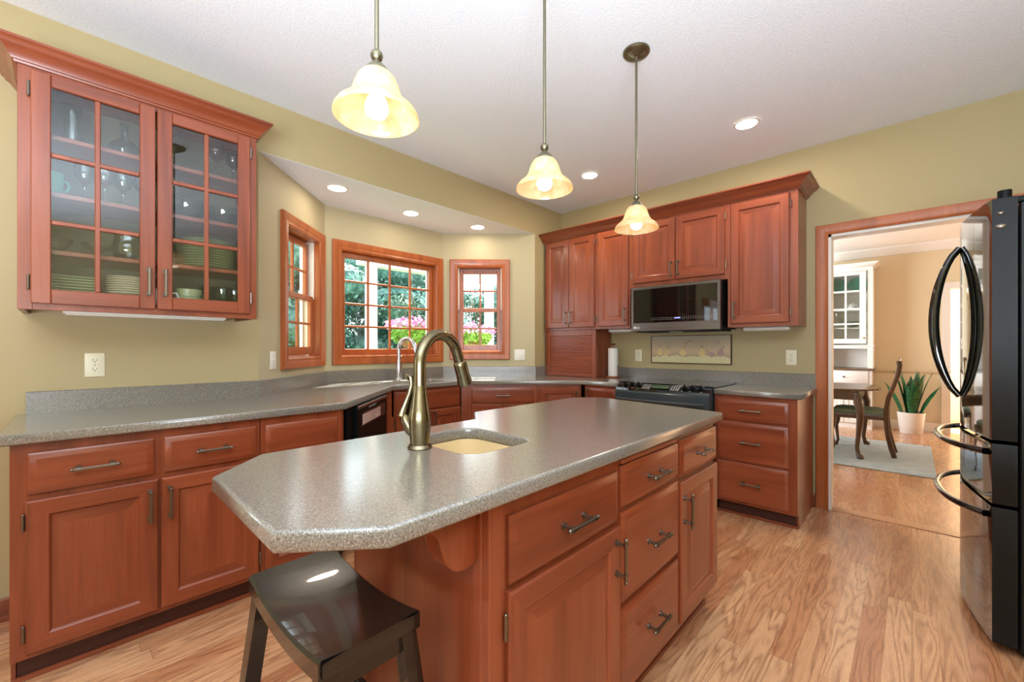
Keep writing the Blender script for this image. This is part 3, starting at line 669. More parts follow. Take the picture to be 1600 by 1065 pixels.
# ================================================================== GLASS CABINET (left wall)
gc = thing('glass_cabinet', 'cherry wall cabinet with two glass-paned doors above the left worktop', 'cabinet', (-2.62, -.134, 0), PI/2)
Wg, Dg, zb0, zt0 = .850, .328, 1.375, 2.40
b = MB(); b.box(0, .018, .002, Dg, zb0, zt0); b.box(Wg-.018, Wg, .002, Dg, zb0, zt0); b.box(.018, Wg-.018, .002, Dg, 1.405, 1.422); b.box(.018, Wg-.018, .002, Dg, zt0-.02, zt0)
b.box(0, .04, -.019, .0, zb0, zt0, .001); b.box(Wg-.04, Wg, -.019, 0, zb0, zt0, .001); b.box(.04, Wg-.04, -.019, 0, zb0, 1.408, .001); b.box(.04, Wg-.04, -.019, 0, 2.335, zt0, .001)
b.build('carcass', [M['chZ']], gc)
MB().box(.018, Wg-.018, Dg-.012, Dg-.002, 1.422, zt0-.02).build('back_board', M['back_in'], gc)
for z in (1.635, 1.882, 2.125): MB().box(.0185, Wg-.0185, .03, Dg-.013, z-.02, z, .002).build('shelf', M['chX'], gc)
def gdoor(x0, x1, hs):
    z0, z1, yf, yb = 1.400, 2.345, -.040, -.0195; s, rt, rb = .056, .050, .060
    b = MB(); b.box(x0, x0+s, yf, yb, z0, z1, .003); b.box(x1-s, x1, yf, yb, z0, z1, .003); b.box(x0+s, x1-s, yf, yb, z0, z0+rb, .003, 1); b.box(x0+s, x1-s, yf, yb, z1-rt, z1, .003, 1)
    d = b.build('door', [M['chZ'], M['chX']], gc); m = .0095; xm = (x0+x1)/2
    b = MB(); b.box(xm-m, xm+m, yf+.003, yb-.003, z0+rb, z1-rt, .003)
    for k in (1, 2): q = z0+rb+(z1-rt-z0-rb)*k/3; b.box(x0+s, x1-s, yf+.004, yb-.004, q-m, q+m, .003)
    b.build('muntin', M['chZ'], d)
    MB().box(x0+s-.005, x1-s+.005, -.029, -.026, z0+rb-.005, z1-rt+.005).build('pane', M['cabglass'], d, smooth=False)
    inst('handle', PV, d, (x1-.026 if hs == 'l' else x0+.026, yf, 1.525))
    for z in (1.485, 2.268): inst('hinge', HG, d, (x0-.006 if hs == 'l' else x1+.006, -.02, z)).scale = (1 if hs == 'l' else -1, 1, 1)
gdoor(.036, .424, 'l'); gdoor(.431, .815, 'r')
MB().sweep([(-2.948, -.136), (-2.600, -.136), (-2.600, .718), (-2.948, .718)], [(o*.75, h-.003) for o, h in CRP]).build('crown', M['chY'], gc, world=True)
st = thing('under_cabinet_light', 'long white light strip under the glass-door cabinet', 'light strip', (-2.74, .29, 1.404), PI/2)
MB().box(-.30, .31, -.045, .045, -.035, -.001, .006).build('housing', M['white2'], st); MB().box(-.29, .30, -.038, .038, -.040, -.035, .002).build('diffuser', M['paper'], st)
MB().tube([(-.30, 0, -.01), (-.36, .01, -.004), (-.385, .0, -.006)], .004, 6).build('cord', M['white2'], st)
# ---- crockery
def lath(prof, seg=28): return MB().lathe(prof, seg)
ORD = ['lowest', 'second from the bottom', 'third from the bottom', 'fourth from the bottom', 'fifth from the bottom', 'sixth from the bottom', 'seventh from the bottom', 'eighth from the bottom', 'ninth from the bottom', 'tenth from the bottom', 'eleventh from the bottom']
def stack(name, me, n, dz, x, y, z, lab, grp, cat='plate', rot=0):
    for k in range(n):
        o = inst(name, me, None, (x, y, z+k*dz), (0, 0, rot+(k*.37 if rot == 0 else (k % 3-1)*.03)))
        tag(o, lab % ('topmost' if k == n-1 else ORD[k]), cat, grp)
def plate_prof(r, h): return [(0, 0), (r*.55, 0), (r*.6, .002), (r*.97, h), (r, h+.0015), (r*.985, h+.0035), (r*.6, .0065), (0, .0055)]
sq = MB()
L = [rrect(-a, a, -a, a, a*.22) for a in (.062, .066, .103, .104, .066)]; zz = (0, .001, .011, .0145, .006)
V = [[sq.bm.verts.new((x, y, z)) for x, y in pl] for pl, z in zip(L, zz)]
for Aq, Bq in zip(V, V[1:]):
    for k in range(len(Aq)): sq._face([Aq[k], Aq[(k+1) % len(Aq)], Bq[(k+1) % len(Aq)], Bq[k]])
sq._face(V[0][::-1]); sq._face(V[-1]); sqm = sq.mesh('square_plate', M['green_dish'])
stack('square_plate', sqm, 9, .0128, -2.82, .004, 1.4225, 'sage green square plate, %s of the pile behind the left door', 'square green plates', rot=.02)
stack('side_plate', lath(plate_prof(.088, .010)).mesh('side_plate', M['white_dish']), 4, .0115, -2.78, .208, 1.4225, 'white side plate, %s of the four under the cream plates', 'white side plates')
stack('cream_plate', lath(plate_prof(.080, .009)).mesh('cream_plate', M['cream_dish']), 8, .0108, -2.78, .208, 1.471, 'cream side plate, %s of the pile on the white plates', 'cream side plates')
stack('dinner_plate', lath(plate_prof(.135, .012)).mesh('dinner_plate', M['green_dish']), 11, .0135, -2.785, .525, 1.6355, 'sage green dinner plate, %s of the pile behind the right door', 'green dinner plates')
bowlm = lath([(0, 0), (.030, 0), (.032, .006), (.052, .018), (.058, .052), (.056, .054), (.049, .022), (0, .010)]).mesh('bowl', M['green_dish'])
for k, l in enumerate(('lower of the two sage green bowls behind the right glass door', 'upper of the two sage green bowls behind the right glass door')): tag(inst('bowl', bowlm, None, (-2.71, .435, 1.4225+k*.04)), l, 'bowl', 'green bowls')
cup = lath([(0, 0), (.024, 0), (.026, .004), (.040, .03), (.044, .066), (.042, .066), (.037, .03), (0, .006)]).mesh('cup', M['white_dish'])
b = MB()
tb = lath([(0, 0), (.020, 0), (.034, .015), (.040, .045), (.038, .045), (.030, .017), (0, .006)]).mesh('small_bowl', M['white_dish'])
for (y, l) in ((-.035, 'white little bowl upside down in front of the square plates, nearer the hinge'), (.088, 'white little bowl upside down in front of the square plates, nearer the cream plates')):
    o = inst('small_bowl', tb, None, (-2.672, y, 1.4675), (PI, 0, 0)); tag(o, l, 'bowl', 'white upturned bowls')
def mug(name, mat, x, y, z, label, s=1.0, a=0):
    r = thing(name, label, 'mug', (x, y, z), a)
    lath([(0, 0), (.030*s, 0), (.034*s, .005), (.041*s, .05*s), (.043*s, .095*s), (.040*s, .095*s), (.037*s, .05*s), (0, .008)]).build('body', mat, r)
    MB().tube([(.039*s, 0, .075*s), (.062*s, 0, .076*s), (.070*s, 0, .055*s), (.060*s, 0, .034*s), (.038*s, 0, .03*s)], .006*s, 8).build('handle', mat, r)
mug('mug', M['teal'], -2.715, -.045, 1.8825, 'teal green mug on the shelf behind the left glass door', 1.0, 2.2)
mug('mug', M['white_dish'], -2.69, .328, 1.4225, 'white mug beside the green bowls behind the right glass door', .9, 1.2)
tum = lath([(0, 0), (.026, 0), (.029, .004), (.036, .12), (.034, .12), (.027, .01), (0, .008)]).mesh('tumbler', M['ware_g'])
for k, (x, y) in enumerate(((-2.72, .515), (-2.70, .580), (-2.725, .643), (-2.80, .545), (-2.80, .615))):
    tag(inst('tumbler', tum, None, (x, y, 1.4225)), 'greenish glass tumbler, %s beside the green bowls on the bottom shelf' % ('first of the front row', 'second of the front row', 'third of the front row', 'first of the back row', 'second of the back row')[k], 'glass', 'green glass tumblers')
def wine(name, H, R, mat): return lath([(0, 0), (R*.8, .001), (R*.82, .003), (.006, .008), (.0045, H*.42), (.010, H*.47), (R*.8, H*.62), (R, H*.78), (R*.85, H), (R*.82, H), (R*.95, H*.78), (R*.75, H*.63), (0, H*.5)], 24).mesh(name, mat)
wg = wine('wine_glass', .175, .038, M['ware'])
for k, (x, y) in enumerate(((-2.76, .06), (-2.72, .125), (-2.76, .19), (-2.725, .262))):
    tag(inst('wine_glass', wg, None, (x, y, 1.8825)), 'clear wine glass, %s from the teal mug' % ('first', 'second', 'third', 'fourth')[k], 'glass', 'wine glasses by the teal mug')
gob = wine('goblet', .19, .042, M['ware_p'])
for k, (x, y) in enumerate(((-2.72, .555), (-2.76, .645))): tag(inst('goblet', gob, None, (x, y, 2.1255)), ('rosy glass goblet on the top shelf behind the right door, nearer the centre', 'rosy glass goblet on the top shelf beside the right cabinet side')[k], 'glass', 'goblets')
vase = lath([(0, 0), (.035, 0), (.037, .01), (.030, .08), (.034, .17), (.032, .17), (.026, .08), (.03, .014), (0, .01)]).mesh('glass_vase', M['ware'])
tag(inst('glass_vase', vase, None, (-2.72, .02, 2.1255)), 'tall clear glass vase on the top shelf behind the left door', 'vase')
dec = lath([(0, 0), (.058, 0), (.066, .02), (.060, .045), (.02, .085), (.015, .10), (.015, .15), (.022, .158), (.018, .158), (.011, .15), (.011, .10), (.05, .045), (0, .01)]).mesh('decanter', M['ware'])
tag(inst('decanter', dec, None, (-2.73, .195, 2.1255)), 'clear glass decanter on the top shelf of the glass cabinet', 'decanter')
pit = lath([(0, 0), (.040, 0), (.055, .02), (.06, .06), (.050, .10), (.052, .125), (.049, .125), (.046, .10), (.054, .06), (.05, .022), (0, .008)])
pr = thing('glass_pitcher', 'ribbed clear glass pitcher on the shelf above the cream plates', 'pitcher', (-2.72, .205, 1.6355)); pit.build('body', M['ware'], pr)
MB().tube([(0, .05, .11), (0, .082, .10), (0, .086, .07), (0, .056, .04)], .006, 8).build('handle', M['ware'], pr)
gbm = lath([(0, 0), (.025, 0), (.028, .006), (.05, .04), (.055, .055), (.052, .055), (.045, .04), (0, .012)]).mesh('glass_bowl', M['ware'])
tag(inst('glass_bowl', gbm, None, (-2.70, .10, 1.6355)), 'small clear glass bowl beside the pitcher', 'bowl')
tag(inst('glass_bowl', gbm, None, (-2.70, -.03, 1.6355)), 'small clear glass bowl above the square green plates', 'bowl')
gl2 = lath([(0, 0), (.05, 0), (.078, .05), (.085, .10), (.08, .10), (.07, .05), (0, .01)]).mesh('salad_bowl', M['ware_g'])
tag(inst('salad_bowl', gl2, None, (-2.77, .44, 1.8825)), 'greenish glass salad bowl above the dinner plates', 'bowl')
tag(inst('salad_bowl', gl2, None, (-2.77, .605, 1.8825)), 'greenish glass salad bowl nearest the right side of the cabinet', 'bowl')
tag(inst('wine_glass', wg, None, (-2.69, .365, 1.8825)), 'clear wine glass beside the greenish salad bowls', 'glass')
# ================================================================== ISLAND
isl = cabinet('kitchen_island', 'cherry kitchen island with drawers and doors under the big chamfered worktop', (-.675, .647), PI/2, 1.453, .625, .098, ZT,
              poly=[(0, 0), (1.453, 0), (1.453, .785), (.73, .785), (.73, .625), (0, .625)], cat='island', hollow=.66)
MB().box(-.010, .002, .022, .628, 0, ZT-.002, .002).build('end_panel', M['chZ'], isl)
MB().box(-.010, .040, -.004, .022, .0, ZT-.002, .002).build('corner_stile', M['chZ'], isl)
drawer(isl, .046, .532, .678, .836); door(isl, .040, .540, .100, .664, 'r', .575, 'l', True)
drawer(isl, .553, 1.000, .714, .846); drawer(isl, .553, 1.000, .412, .697); drawer(isl, .553, 1.000, .130, .396)
drawer(isl, 1.016, 1.438, .704, .852); door(isl, 1.016, 1.438, .130, .686, 'l', .575, None, True)
MB().box(.56, .99, -.012, .002, .851, .867, .002).build('cutting_board', M['chX'], isl)
def corbel(y):
    p = [(-.010, .872)] + [(-.158, .872), (-.158, .856)] + arc((-.155, .853), (-.127, .846), (-.115, .818), 5) + arc((-.114, .812), (-.104, .752), (-.066, .736), 7)[1:] + arc((-.066, .736), (-.026, .728), (-.010, .746), 5)[1:]
    MB().prism(p, y, y+.05, lambda a, z, h: (a, h, z), bev=.003).build('corbel', M['chZ'], isl)
corbel(.035); corbel(.53)
it = slab('island_worktop', [(-.645, .378), (-.645, 2.12), (-.655, 2.132), (-1.38, 2.262), (-1.510, 2.14), (-1.510, 1.33), (-1.36, 1.20), (-1.36, .384), (-1.205, .238), (-.770, .235)],
          [rrect(-1.235, -.905, .785, 1.065, .06)[::-1]], ZT+.001, .9144, .008, M['counter'])
tag(it, 'speckled grey chamfered worktop on the cherry island', 'countertop')
sk = thing('island_sink', 'almond prep sink sunk into the island worktop', 'sink', (-1.07, .925, .914))
b = MB(); bowl(b, -.165, .165, -.14, .14, -.0395, -.19, .06); b.build('basin', M['sinkm'], sk); MB().lathe([(.035, -.189), (.04, -.187), (.02, -.1885), (0, -.1885)], 20).build('drain', M['chrome'], sk)
gooseneck('island_faucet', 'antique nickel gooseneck faucet on the island in front of the almond sink', (-1.085, .739, .9145), (-.22, .975), M['faucetm'], 1.0, .347, .185)
# ---- stool
s = thing('saddle_stool', 'worn black saddle stool tucked under the end of the island', 'stool', (-1.045, .446, 0))
b = MB(); hx, hy, t = .228, .115, .042; n = 14; sec = []
for i in range(n+1):
    x = -hx+2*hx*i/n; u = (x/hx)**2; z = .594+.026*u; sec.append((x, z))
R = []
for x, z in sec:
    e = .006
    R.append([b.bm.verts.new(p) for p in ((x, -hy, z-t), (x, -hy, z-e), (x, -hy+e, z), (x, -hy*.5, z-.002), (x, 0, z-.003), (x, hy*.5, z-.002), (x, hy-e, z), (x, hy, z-e), (x, hy, z-t))])
for A_, B_ in zip(R, R[1:]):
    for k in range(9): b._face([A_[k], A_[(k+1) % 9], B_[(k+1) % 9], B_[k]])
b._face(R[0][::-1]); b._face(R[-1])
bmesh.ops.bevel(b.bm, geom=[e for e in b.bm.edges if e.is_valid and abs(abs(e.verts[0].co.x)-hx) < 1e-6 and abs(abs(e.verts[1].co.x)-hx) < 1e-6], offset=.006, segments=2, affect='EDGES')
b.build('seat', M['black_paint'], s, ang=.5)
for sx in (-1, 1):
    for sy in (-1, 1):
        b = MB(); w = .019
        T = [(sx*.196, sy*.088, .574), (sx*.250, sy*.150, 0)]
        a = [b.bm.verts.new((T[0][0]+dx*w, T[0][1]+dy*w, T[0][2]+(.012 if dx == sx else 0))) for dx, dy in ((-1, -1), (1, -1), (1, 1), (-1, 1))]
        c = [b.bm.verts.new((T[1][0]+dx*w, T[1][1]+dy*w, 0)) for dx, dy in ((-1, -1), (1, -1), (1, 1), (-1, 1))]
        b._face(a); b._face(c[::-1])
        for k in range(4): b._face([a[k], c[k], c[(k+1) % 4], a[(k+1) % 4]])
        b.build('leg', M['black_paint'], s)
for sy in (-1, 1): MB().box(-.212, .212, sy*.119-.010, sy*.119+.010, .265, .295, .003).build('stretcher', M['black_paint'], s)
for sx in (-1, 1): MB().box(sx*.233-.010, sx*.233+.010, -.125, .125, .165, .195, .003).build('stretcher', M['black_paint'], s)
for sx in (-1, 1): MB().box(sx*.20-.009, sx*.20+.009, -.08, .08, .53, .572, .002).build('apron', M['black_paint'], s)
# ================================================================== RANGE + MICROWAVE
rg = thing('range', 'black slide-in electric range under the microwave', 'stove', (-1.848, 3.285, 0)); RW = .772
MB().box(0, RW, .0, .59, .02, .855).build('body', M['slate'], rg)
MB().box(-.008, RW+.008, .035, .597, .9155, .9245, .002).build('cooktop', M['black_glass'], rg)
MB().box(0, RW, .0, .59, .855, .914).build('rim', M['slate'], rg)
b = MB()
def bow(x, d): return -d*(1-((x-RW/2)/(RW/2))**2)
N = 16; xs = [RW*i/N for i in range(N+1)]
def strip(mb, prof, x0, x1, d, n=16):
    R = []
    for i in range(n+1):
        x = x0+(x1-x0)*i/n; q = bow(x, d); R.append([mb.bm.verts.new((x, y+q*k, z)) for y, z, k in prof])
    for A_, B_ in zip(R, R[1:]):
        for k in range(len(prof)): mb._face([A_[k], A_[(k+1) % len(prof)], B_[(k+1) % len(prof)], B_[k]])
    mb._face(R[0][::-1]); mb._face(R[-1])
strip(b, [(.036, .926, 0), (-.030, .880, .6), (-.034, .862, .7), (.0, .862, 0), (.036, .9, 0)], .002, RW-.002, .03); cp = b.build('control_panel', M['black_glass'], rg)
b = MB(); strip(b, [(-.028, .862, .9), (-.045, .852, 1), (-.045, .80, 1), (-.032, .70, 1), (-.032, .20, 1), (0, .20, 0), (0, .862, 0)], .002, RW-.002, .03); od = b.build('door', M['slate'], rg)
b = MB(); strip(b, [(-.085, .795, 1.2), (-.070, .803, 1.2), (-.058, .795, 1.2), (-.070, .775, 1.2)], .03, RW-.03, .03); b.build('handle', M['slate'], od)
for x in (.045, RW-.045): MB().box(x-.01, x+.01, -.062, -.034, .775, .80, .003).build('handle_bracket', M['slate'], od)
b = MB(); strip(b, [(-.0335, .66, 1), (-.0335, .33, 1), (-.031, .33, 1), (-.031, .66, 1)], .12, RW-.12, .03); b.build('window', M['black_glass'], od)
MB().box(.01, RW-.01, -.02, .0, .03, .19, .004).build('drawer', M['slate'], rg)
sl = math.atan2(.046, .066)
def onp(x, u): # a point on the sloping control panel, u from 0 back to 1 front
    return Vector((x, .036-.066*u+bow(x, .03)*.6*u, .926-.046*u+.001))
for k, x in enumerate((.075, .135, .195, .575, .635, .695)):
    p = onp(x, .48); kb = MB(); kb.lathe([(.019, 0), (.017, .012), (.015, .014), (0, .014)], 18, capb=True); kb.box(-.004, .004, -.018, .018, .012, .026, .002)
    o = kb.build('knob', M['black_app'], cp); o.location = p; o.rotation_euler = (sl*.9, 0, 0)
b = MB()
for x0, x1, u0, u1 in ((.315, .455, .22, .72),):
    v = [b.bm.verts.new(onp(x, u)+Vector((0, -.0005, .001))) for x, u in ((x0, u0), (x1, u0), (x1, u1), (x0, u1))]; b._face(v)
b.build('display', M['greenlcd'], cp, smooth=False)
b = MB()
for x in [.24+.018*i for i in range(4)]+[.475+.018*i for i in range(4)]:
    for u in (.25, .45, .65, .82):
        v = [b.bm.verts.new(onp(x+dx, u+du)+Vector((0, -.0005, .001))) for dx, du in ((0, 0), (.012, 0), (.012, .12), (0, .12))]; b._face(v)
b.build('buttons', M['grey_print'], cp, smooth=False)
b = MB()
for x in (.06, .15, .20, .56, .62, .70):
    for u in (.12, .9): v = [b.bm.verts.new(onp(x+dx, u+du)+Vector((0, -.0005, .001))) for dx, du in ((0, 0), (.016, 0), (.016, .05), (0, .05))]; b._face(v)
b.build('markings', M['grey_print'], cp, smooth=False)
mw = thing('microwave', 'over-the-range microwave with black glass door and grey frame', 'microwave', (-1.853, 3.545, 1.362)); MW, MH = .765, .397
MB().box(.0, MW, .012, .40, .012, MH, .003).build('body', M['black_side'], mw)
b = MB(); b.nest(0, MW, .0, MH, [(0, .010), (0, -.006), (.004, -.012), (.024, -.012), (.026, -.009)], 0, 0, 0)
mwd = b.build('door', M['mwframe'], mw)
MB().box(.0245, MW-.0245, -.0115, -.0092, .075, MH-.0245).build('glass_panel', M['black_glass'], mwd)
MB().box(.0245, MW-.0245, -.0118, -.0092, .012, .074).build('lower_trim', M['mwframe'], mwd)
b = MB()
for row in (.098, .112):
    for i in range(12): b.box(.19+i*.018, .198+i*.018, -.0121, -.0114, row, row+.003)
    for i in range(14): b.box(.46+i*.018, .467+i*.018, -.0121, -.0114, row, row+.003)
b.build('button_marks', M['grey_print'], mwd, smooth=False)
MB().box(.40, .448, -.0121, -.0114, .103, .113).build('clock_display', M['clock'], mwd)
def text(body, size, mat, parent, loc, rot, name='lettering', depth=.0004):
    cu = bpy.data.curves.new(name, 'FONT'); cu.body = body; cu.size = size; cu.extrude = depth; cu.align_x = 'LEFT'
    t = bpy.data.objects.new(name, cu); COL.objects.link(t); bpy.context.view_layer.update()
    me = bpy.data.meshes.new_from_object(t.evaluated_get(bpy.context.evaluated_depsgraph_get())); bpy.data.objects.remove(t)
    me.materials.clear(); me.materials.append(mat); return inst(name, me, parent, loc, rot)
text('LG', .026, M['white2'], mwd, (.052, -.0124, .026), (PI/2, 0, 0), 'logo')
b = MB().lathe([(.0095, 0), (.0095, .001), (0, .001)], 20, capb=True).build('logo_disc', M['white2'], mwd); b.location = (.038, -.0122, .035); b.rotation_euler = (PI/2, 0, 0)
MB().box(.03, MW-.03, .02, .36, -.006, .0115, .003).build('vent_base', M['black_app'], mw)
MB().box(.33, .43, .05, .10, -.009, -.006).build('cooktop_light', M['white2'], mw)
# ================================================================== PENDANTS, DOWNLIGHTS
def pendant(y, label):
    r = thing('pendant_light', label, 'pendant lamp', (-1.045, y, 0), 0, 'pendants over the island')
    b = MB().lathe([(.068, HC-.001), (.068, HC-.010), (.062, HC-.016), (.050, HC-.019), (.020, HC-.036), (.010, HC-.046), (.006, HC-.05)], 36)
    for i in range(28):
        a = 2*PI*i/28; c_, s_ = math.cos(a), math.sin(a); b.tube([(.048*c_, .048*s_, HC-.0195), (.016*c_, .016*s_, HC-.038)], .0022, 5)
    b.build('canopy', M['canopym'], r)
    b = MB(); b.ball((0, 0, 2.004), .0165, 18); b.lathe([(.006, 1.999), (.011, 1.988), (.013, 1.984), (.020, 1.978), (.030, 1.966), (.034, 1.958), (.034, 1.953), (.02, 1.955)], 28); b.build('cap', M['canopym'], r)
    MB().tube([(0, 0, 2.01), (0, 0, HC-.045)], .006, 12).build('rod', M['canopym'], r)
    pr = [(.030, 1.957), (.041, 1.953), (.050, 1.942), (.058, 1.922), (.064, 1.902), (.072, 1.886), (.087, 1.872), (.101, 1.861), (.109, 1.849), (.112, 1.838)]
    MB().lathe(pr+[(.1095, 1.8375)]+[(a-.003, z-.0006) for a, z in pr[::-1]], 48).build('lamp_shade', M['shade'], r)
    MB().lathe([(0, 1.835), (.012, 1.836), (.024, 1.843), (.0305, 1.857), (.030, 1.870), (.022, 1.890), (.014, 1.904), (.013, 1.916)], 24, capt=True).build('bulb', M['bulb'], r)
    MB().lathe([(.0145, 1.914), (.0155, 1.93), (.0155, 1.957)], 16, capb=True, capt=True).build('socket', M['canopym'], r)
pendant(.575, 'alabaster bell pendant nearest the stool, over the seating end of the island')
pendant(1.29, 'alabaster bell pendant in the middle of the row over the island')
pendant(2.05, 'alabaster bell pendant in front of the short cabinet over the microwave')
def downlight(x, y, z, label, grp, st=None):
    r = thing('downlight', label, 'ceiling light', (x, y, z), 0, grp)
    MB().lathe([(.064, -.001), (.066, -.006), (.082, -.004), (.084, -.0005)], 40).build('trim_ring', M['white'], r)
    MB().lathe([(0, -.003), (.060, -.003), (.064, -.002), (.064, -.0005)], 36).build('lens', st or M['lens'], r)
downlight(-.829, 3.237, HC, 'round recessed light in the high ceiling above the right-hand stove wall cabinets', 'downlights in the high ceiling')
downlight(-2.101, 3.237, HC, 'round recessed light in the high ceiling between the second and third pendants', 'downlights in the high ceiling')
downlight(-3.20, 1.43, ZBAY, 'round recessed light in the bay ceiling over the left window', 'downlights in the bay ceiling', M['lens_bay'])
downlight(-3.31, 2.16, ZBAY, 'round recessed light in the bay ceiling over the middle window', 'downlights in the bay ceiling', M['lens_bay'])
downlight(-3.20, 2.875, ZBAY, 'round recessed light in the bay ceiling over the right window', 'downlights in the bay ceiling', M['lens_bay'])
# ================================================================== REFRIGERATOR
fr = thing('refrigerator', 'black glossy french-door refrigerator with bottom drawers beside the doorway', 'refrigerator', (0, 0, 0))
FY0, FY1, FX = 2.54, 3.45, .232; FC = (FY0+FY1)/2
def fx(y): return FX-.064*(1-math.sqrt(((y-FC)/((FY1-FY0)/2))**2+.03)**1.3)*1.04
def front(ya, yb, z0, z1, name, bev=.006):
    n = 14; ys = [ya+(yb-ya)*i/n for i in range(n+1)]
    pl = [(fx(y), y) for y in ys]+[(.300, yb), (.300, ya)]
    b = MB().prism(pl, z0, z1, bev=bev); b.bm.normal_update()
    for f in b.bm.faces:
        if abs(f.normal.y) > .8: f.material_index = 1
    return b.build(name, [M['black_gloss'], M['black_side']], fr, ang=.45)
MB().box(.306, 1.02, FY0+.006, FY1-.006, .03, 1.785, .004).build('body', M['black_side'], fr)
MB().box(.33, 1.0, FY0+.03, FY1-.03, 0, .03).build('base', M['rubber'], fr)
d1 = front(FY0, FC-.003, .850, 1.812, 'door'); d2 = front(FC+.003, FY1, .850, 1.812, 'door')
w1 = front(FY0, FY1, .597, .838, 'drawer'); w2 = front(FY0, FY1, .045, .585, 'drawer')
def bar(par, pts, rad, seg=14, m='black_app'): return MB().tube(pts, rad, seg).build('handle', M[m], par)
for d, y, s_ in ((d1, FC-.030, -1), (d2, FC+.030, 1)):
    pts = []; n = 20
    for i in range(n+1):
        u = i/n; z = .985+.715*u; o = .088*(1-(2*u-1)**2)**.75; pts.append((fx(y)-.004-o, y+s_*.004, z))
    MB().tube(pts, [(.013+.006*math.sin(PI*i/n), .012) for i in range(n+1)], 14, flat=(1, 0, 0)).build('handle', M['black_gloss'], d)
for d, z in ((w1, .795), (w2, .540)):
    pts = []; n = 26
    for i in range(n+1):
        u = i/n; y = FY0+.055+(FY1-FY0-.11)*u; o = .075*(1-(2*u-1)**4); pts.append((fx(y)-.004-o*1.0, y, z))
    MB().tube(pts, .0135, 14).build('handle', M['black_gloss'], d)
b = MB(); b.tube([(.27, FY0+.035, 1.812), (.27, FY0+.035, 1.845)], .020, 16); b.box(.25, .42, FY0+.015, FY0+.055, 1.788, 1.812, .004); b.build('hinge_cover', M['black_app'], fr)
b = MB(); b.tube([(.27, FY1-.035, 1.812), (.27, FY1-.035, 1.845)], .020, 16); b.box(.25, .42, FY1-.055, FY1-.015, 1.788, 1.812, .004); b.build('hinge_cover', M['black_app'], fr)
for z, rx in ((1.752, .011), (1.700, .015)):
    o = MB().lathe([(1, 0), (.92, .0012), (0, .0016)], 24, capb=True).build('badge', M['pewter'], d1); o.location = (.256, FY0-.0005, z); o.rotation_euler = (PI/2, 0, 0); o.scale = (rx, rx*.65, 1)
for y in (FC-.32, FC+.32): MB().lathe([(.02, 0), (.02, .03)], 14, (.345, y, 0), capb=True, capt=True).build('foot', M['rubber'], fr)
# ================================================================== SMALL WALL THINGS
def outlet(x, y, z, rot, label, mat='ivory', kind='outlet'):
    r = thing('wall_outlet' if kind == 'outlet' else 'light_switch', label, 'outlet' if kind == 'outlet' else 'switch', (x, y, z), rot)
    w = .036 if kind != 'double' else .058
    MB().box(-w, w, -.006, -.0005, -.059, .059, .003, seg=2).build('plate', M[mat], r)
    if kind == 'outlet':
        for s_ in (.0215, -.0215):
            b = MB(); b.prism(rrect(-.0165, .0165, -.0145, .0145, .009), -.0085, -.006, lambda a, q, h: (a, h, q+s_)); f = b.build('receptacle', M[mat], r)
            b = MB(); b.box(-.0075, -.0055, -.0092, -.0085, s_-.001, s_+.008); b.box(.0055, .0075, -.0092, -.0085, s_-.001, s_+.007); b.box(-.002, .002, -.0092, -.0085, s_-.009, s_-.004); b.build('slots', M['hole'], f)
        MB().lathe([(.003, 0), (.003, .002)], 10, capb=True, capt=True).build('screw', M['pewter'], r).rotation_euler = (PI/2, 0, 0); r.children[-1].location = (0, -.006, 0)
    else:
        for dx in ((0,) if kind == 'single' else (-.023, .023)):
            f = MB().box(dx-.006, dx+.006, -.0075, -.006, -.013, .013, .001).build('toggle_slot', M[mat], r); MB().box(dx-.004, dx+.004, -.017, -.0075, .0, .009, .001).build('toggle', M[mat], f)
outlet(XL, .099, 1.133, PI/2, 'ivory wall outlet above the left worktop under the glass cabinet')
outlet(-1.988, YB, 1.140, 0, 'ivory wall outlet between the paper towels and the pear picture')
outlet(-.691, YB, 1.140, 0, 'ivory wall outlet right of the pear picture near the doorway')
outlet(-3.066, .939, 1.135, 3*PI/4, 'white light switch on the bay wall left of the left window', 'white2', 'single')
outlet(-3.065, 3.36, 1.140, PI/4, 'white double switch plate right of the right bay window', 'white2', 'double')
# ---- pears
pc = thing('pear_picture', 'long framed still life of pears on the wall under the microwave', 'picture', (-1.486, YB, 1.202)); w, h = .362, .131
b = MB(); b.sweep([(-w, -h), (-w, h), (w, h), (w, -h)], [(0, -.001), (0, -.022), (.007, -.022), (.007, -.001)], lambda a, z, q: (a, q, z), closed=True); b.build('frame', M['walnut'], pc)
def canv():
    t = NT('painted_canvas'); c = t.n('ShaderNodeTexCoord'); sp = t.n('ShaderNodeSeparateXYZ'); t.l(c.outputs['Object'], sp.inputs[0])
    n = t.noise(t.obj((1, 1, .5)), 14, 5); z = t.math('ADD', sp.outputs[2], t.math('MULTIPLY', t.math('SUBTRACT', n.outputs[0], .5), .10))
    a = t.ramp(t.math('ADD', t.math('MULTIPLY', z, 3.4), .5), [(.0, rgb(206, 196, 146)), (.28, rgb(212, 202, 154)), (.31, rgb(176, 150, 120)), (.42, rgb(204, 176, 138)), (.75, rgb(180, 166, 140)), (1, rgb(178, 172, 146))])
    t.set(Base_Color=t.mix(t.math('MULTIPLY', n.outputs[0], .25), a, rgb(160, 144, 134)), Roughness=.8); return t.m
MB().box(-w, w, -.018, -.002, -h, h).build('canvas', canv(), pc, smooth=False)
pm = [plain('pear_paint_gold', rgb(214, 184, 128), .8, var=.12), plain('pear_paint_mauve', rgb(172, 142, 132), .8, var=.12), plain('pear_paint_stem', rgb(104, 84, 84), .8)]
pro = [(0, -.034), (.018, -.031), (.027, -.02), (.028, -.008), (.022, .006), (.013, .018), (.009, .030), (.004, .036), (0, .037)]
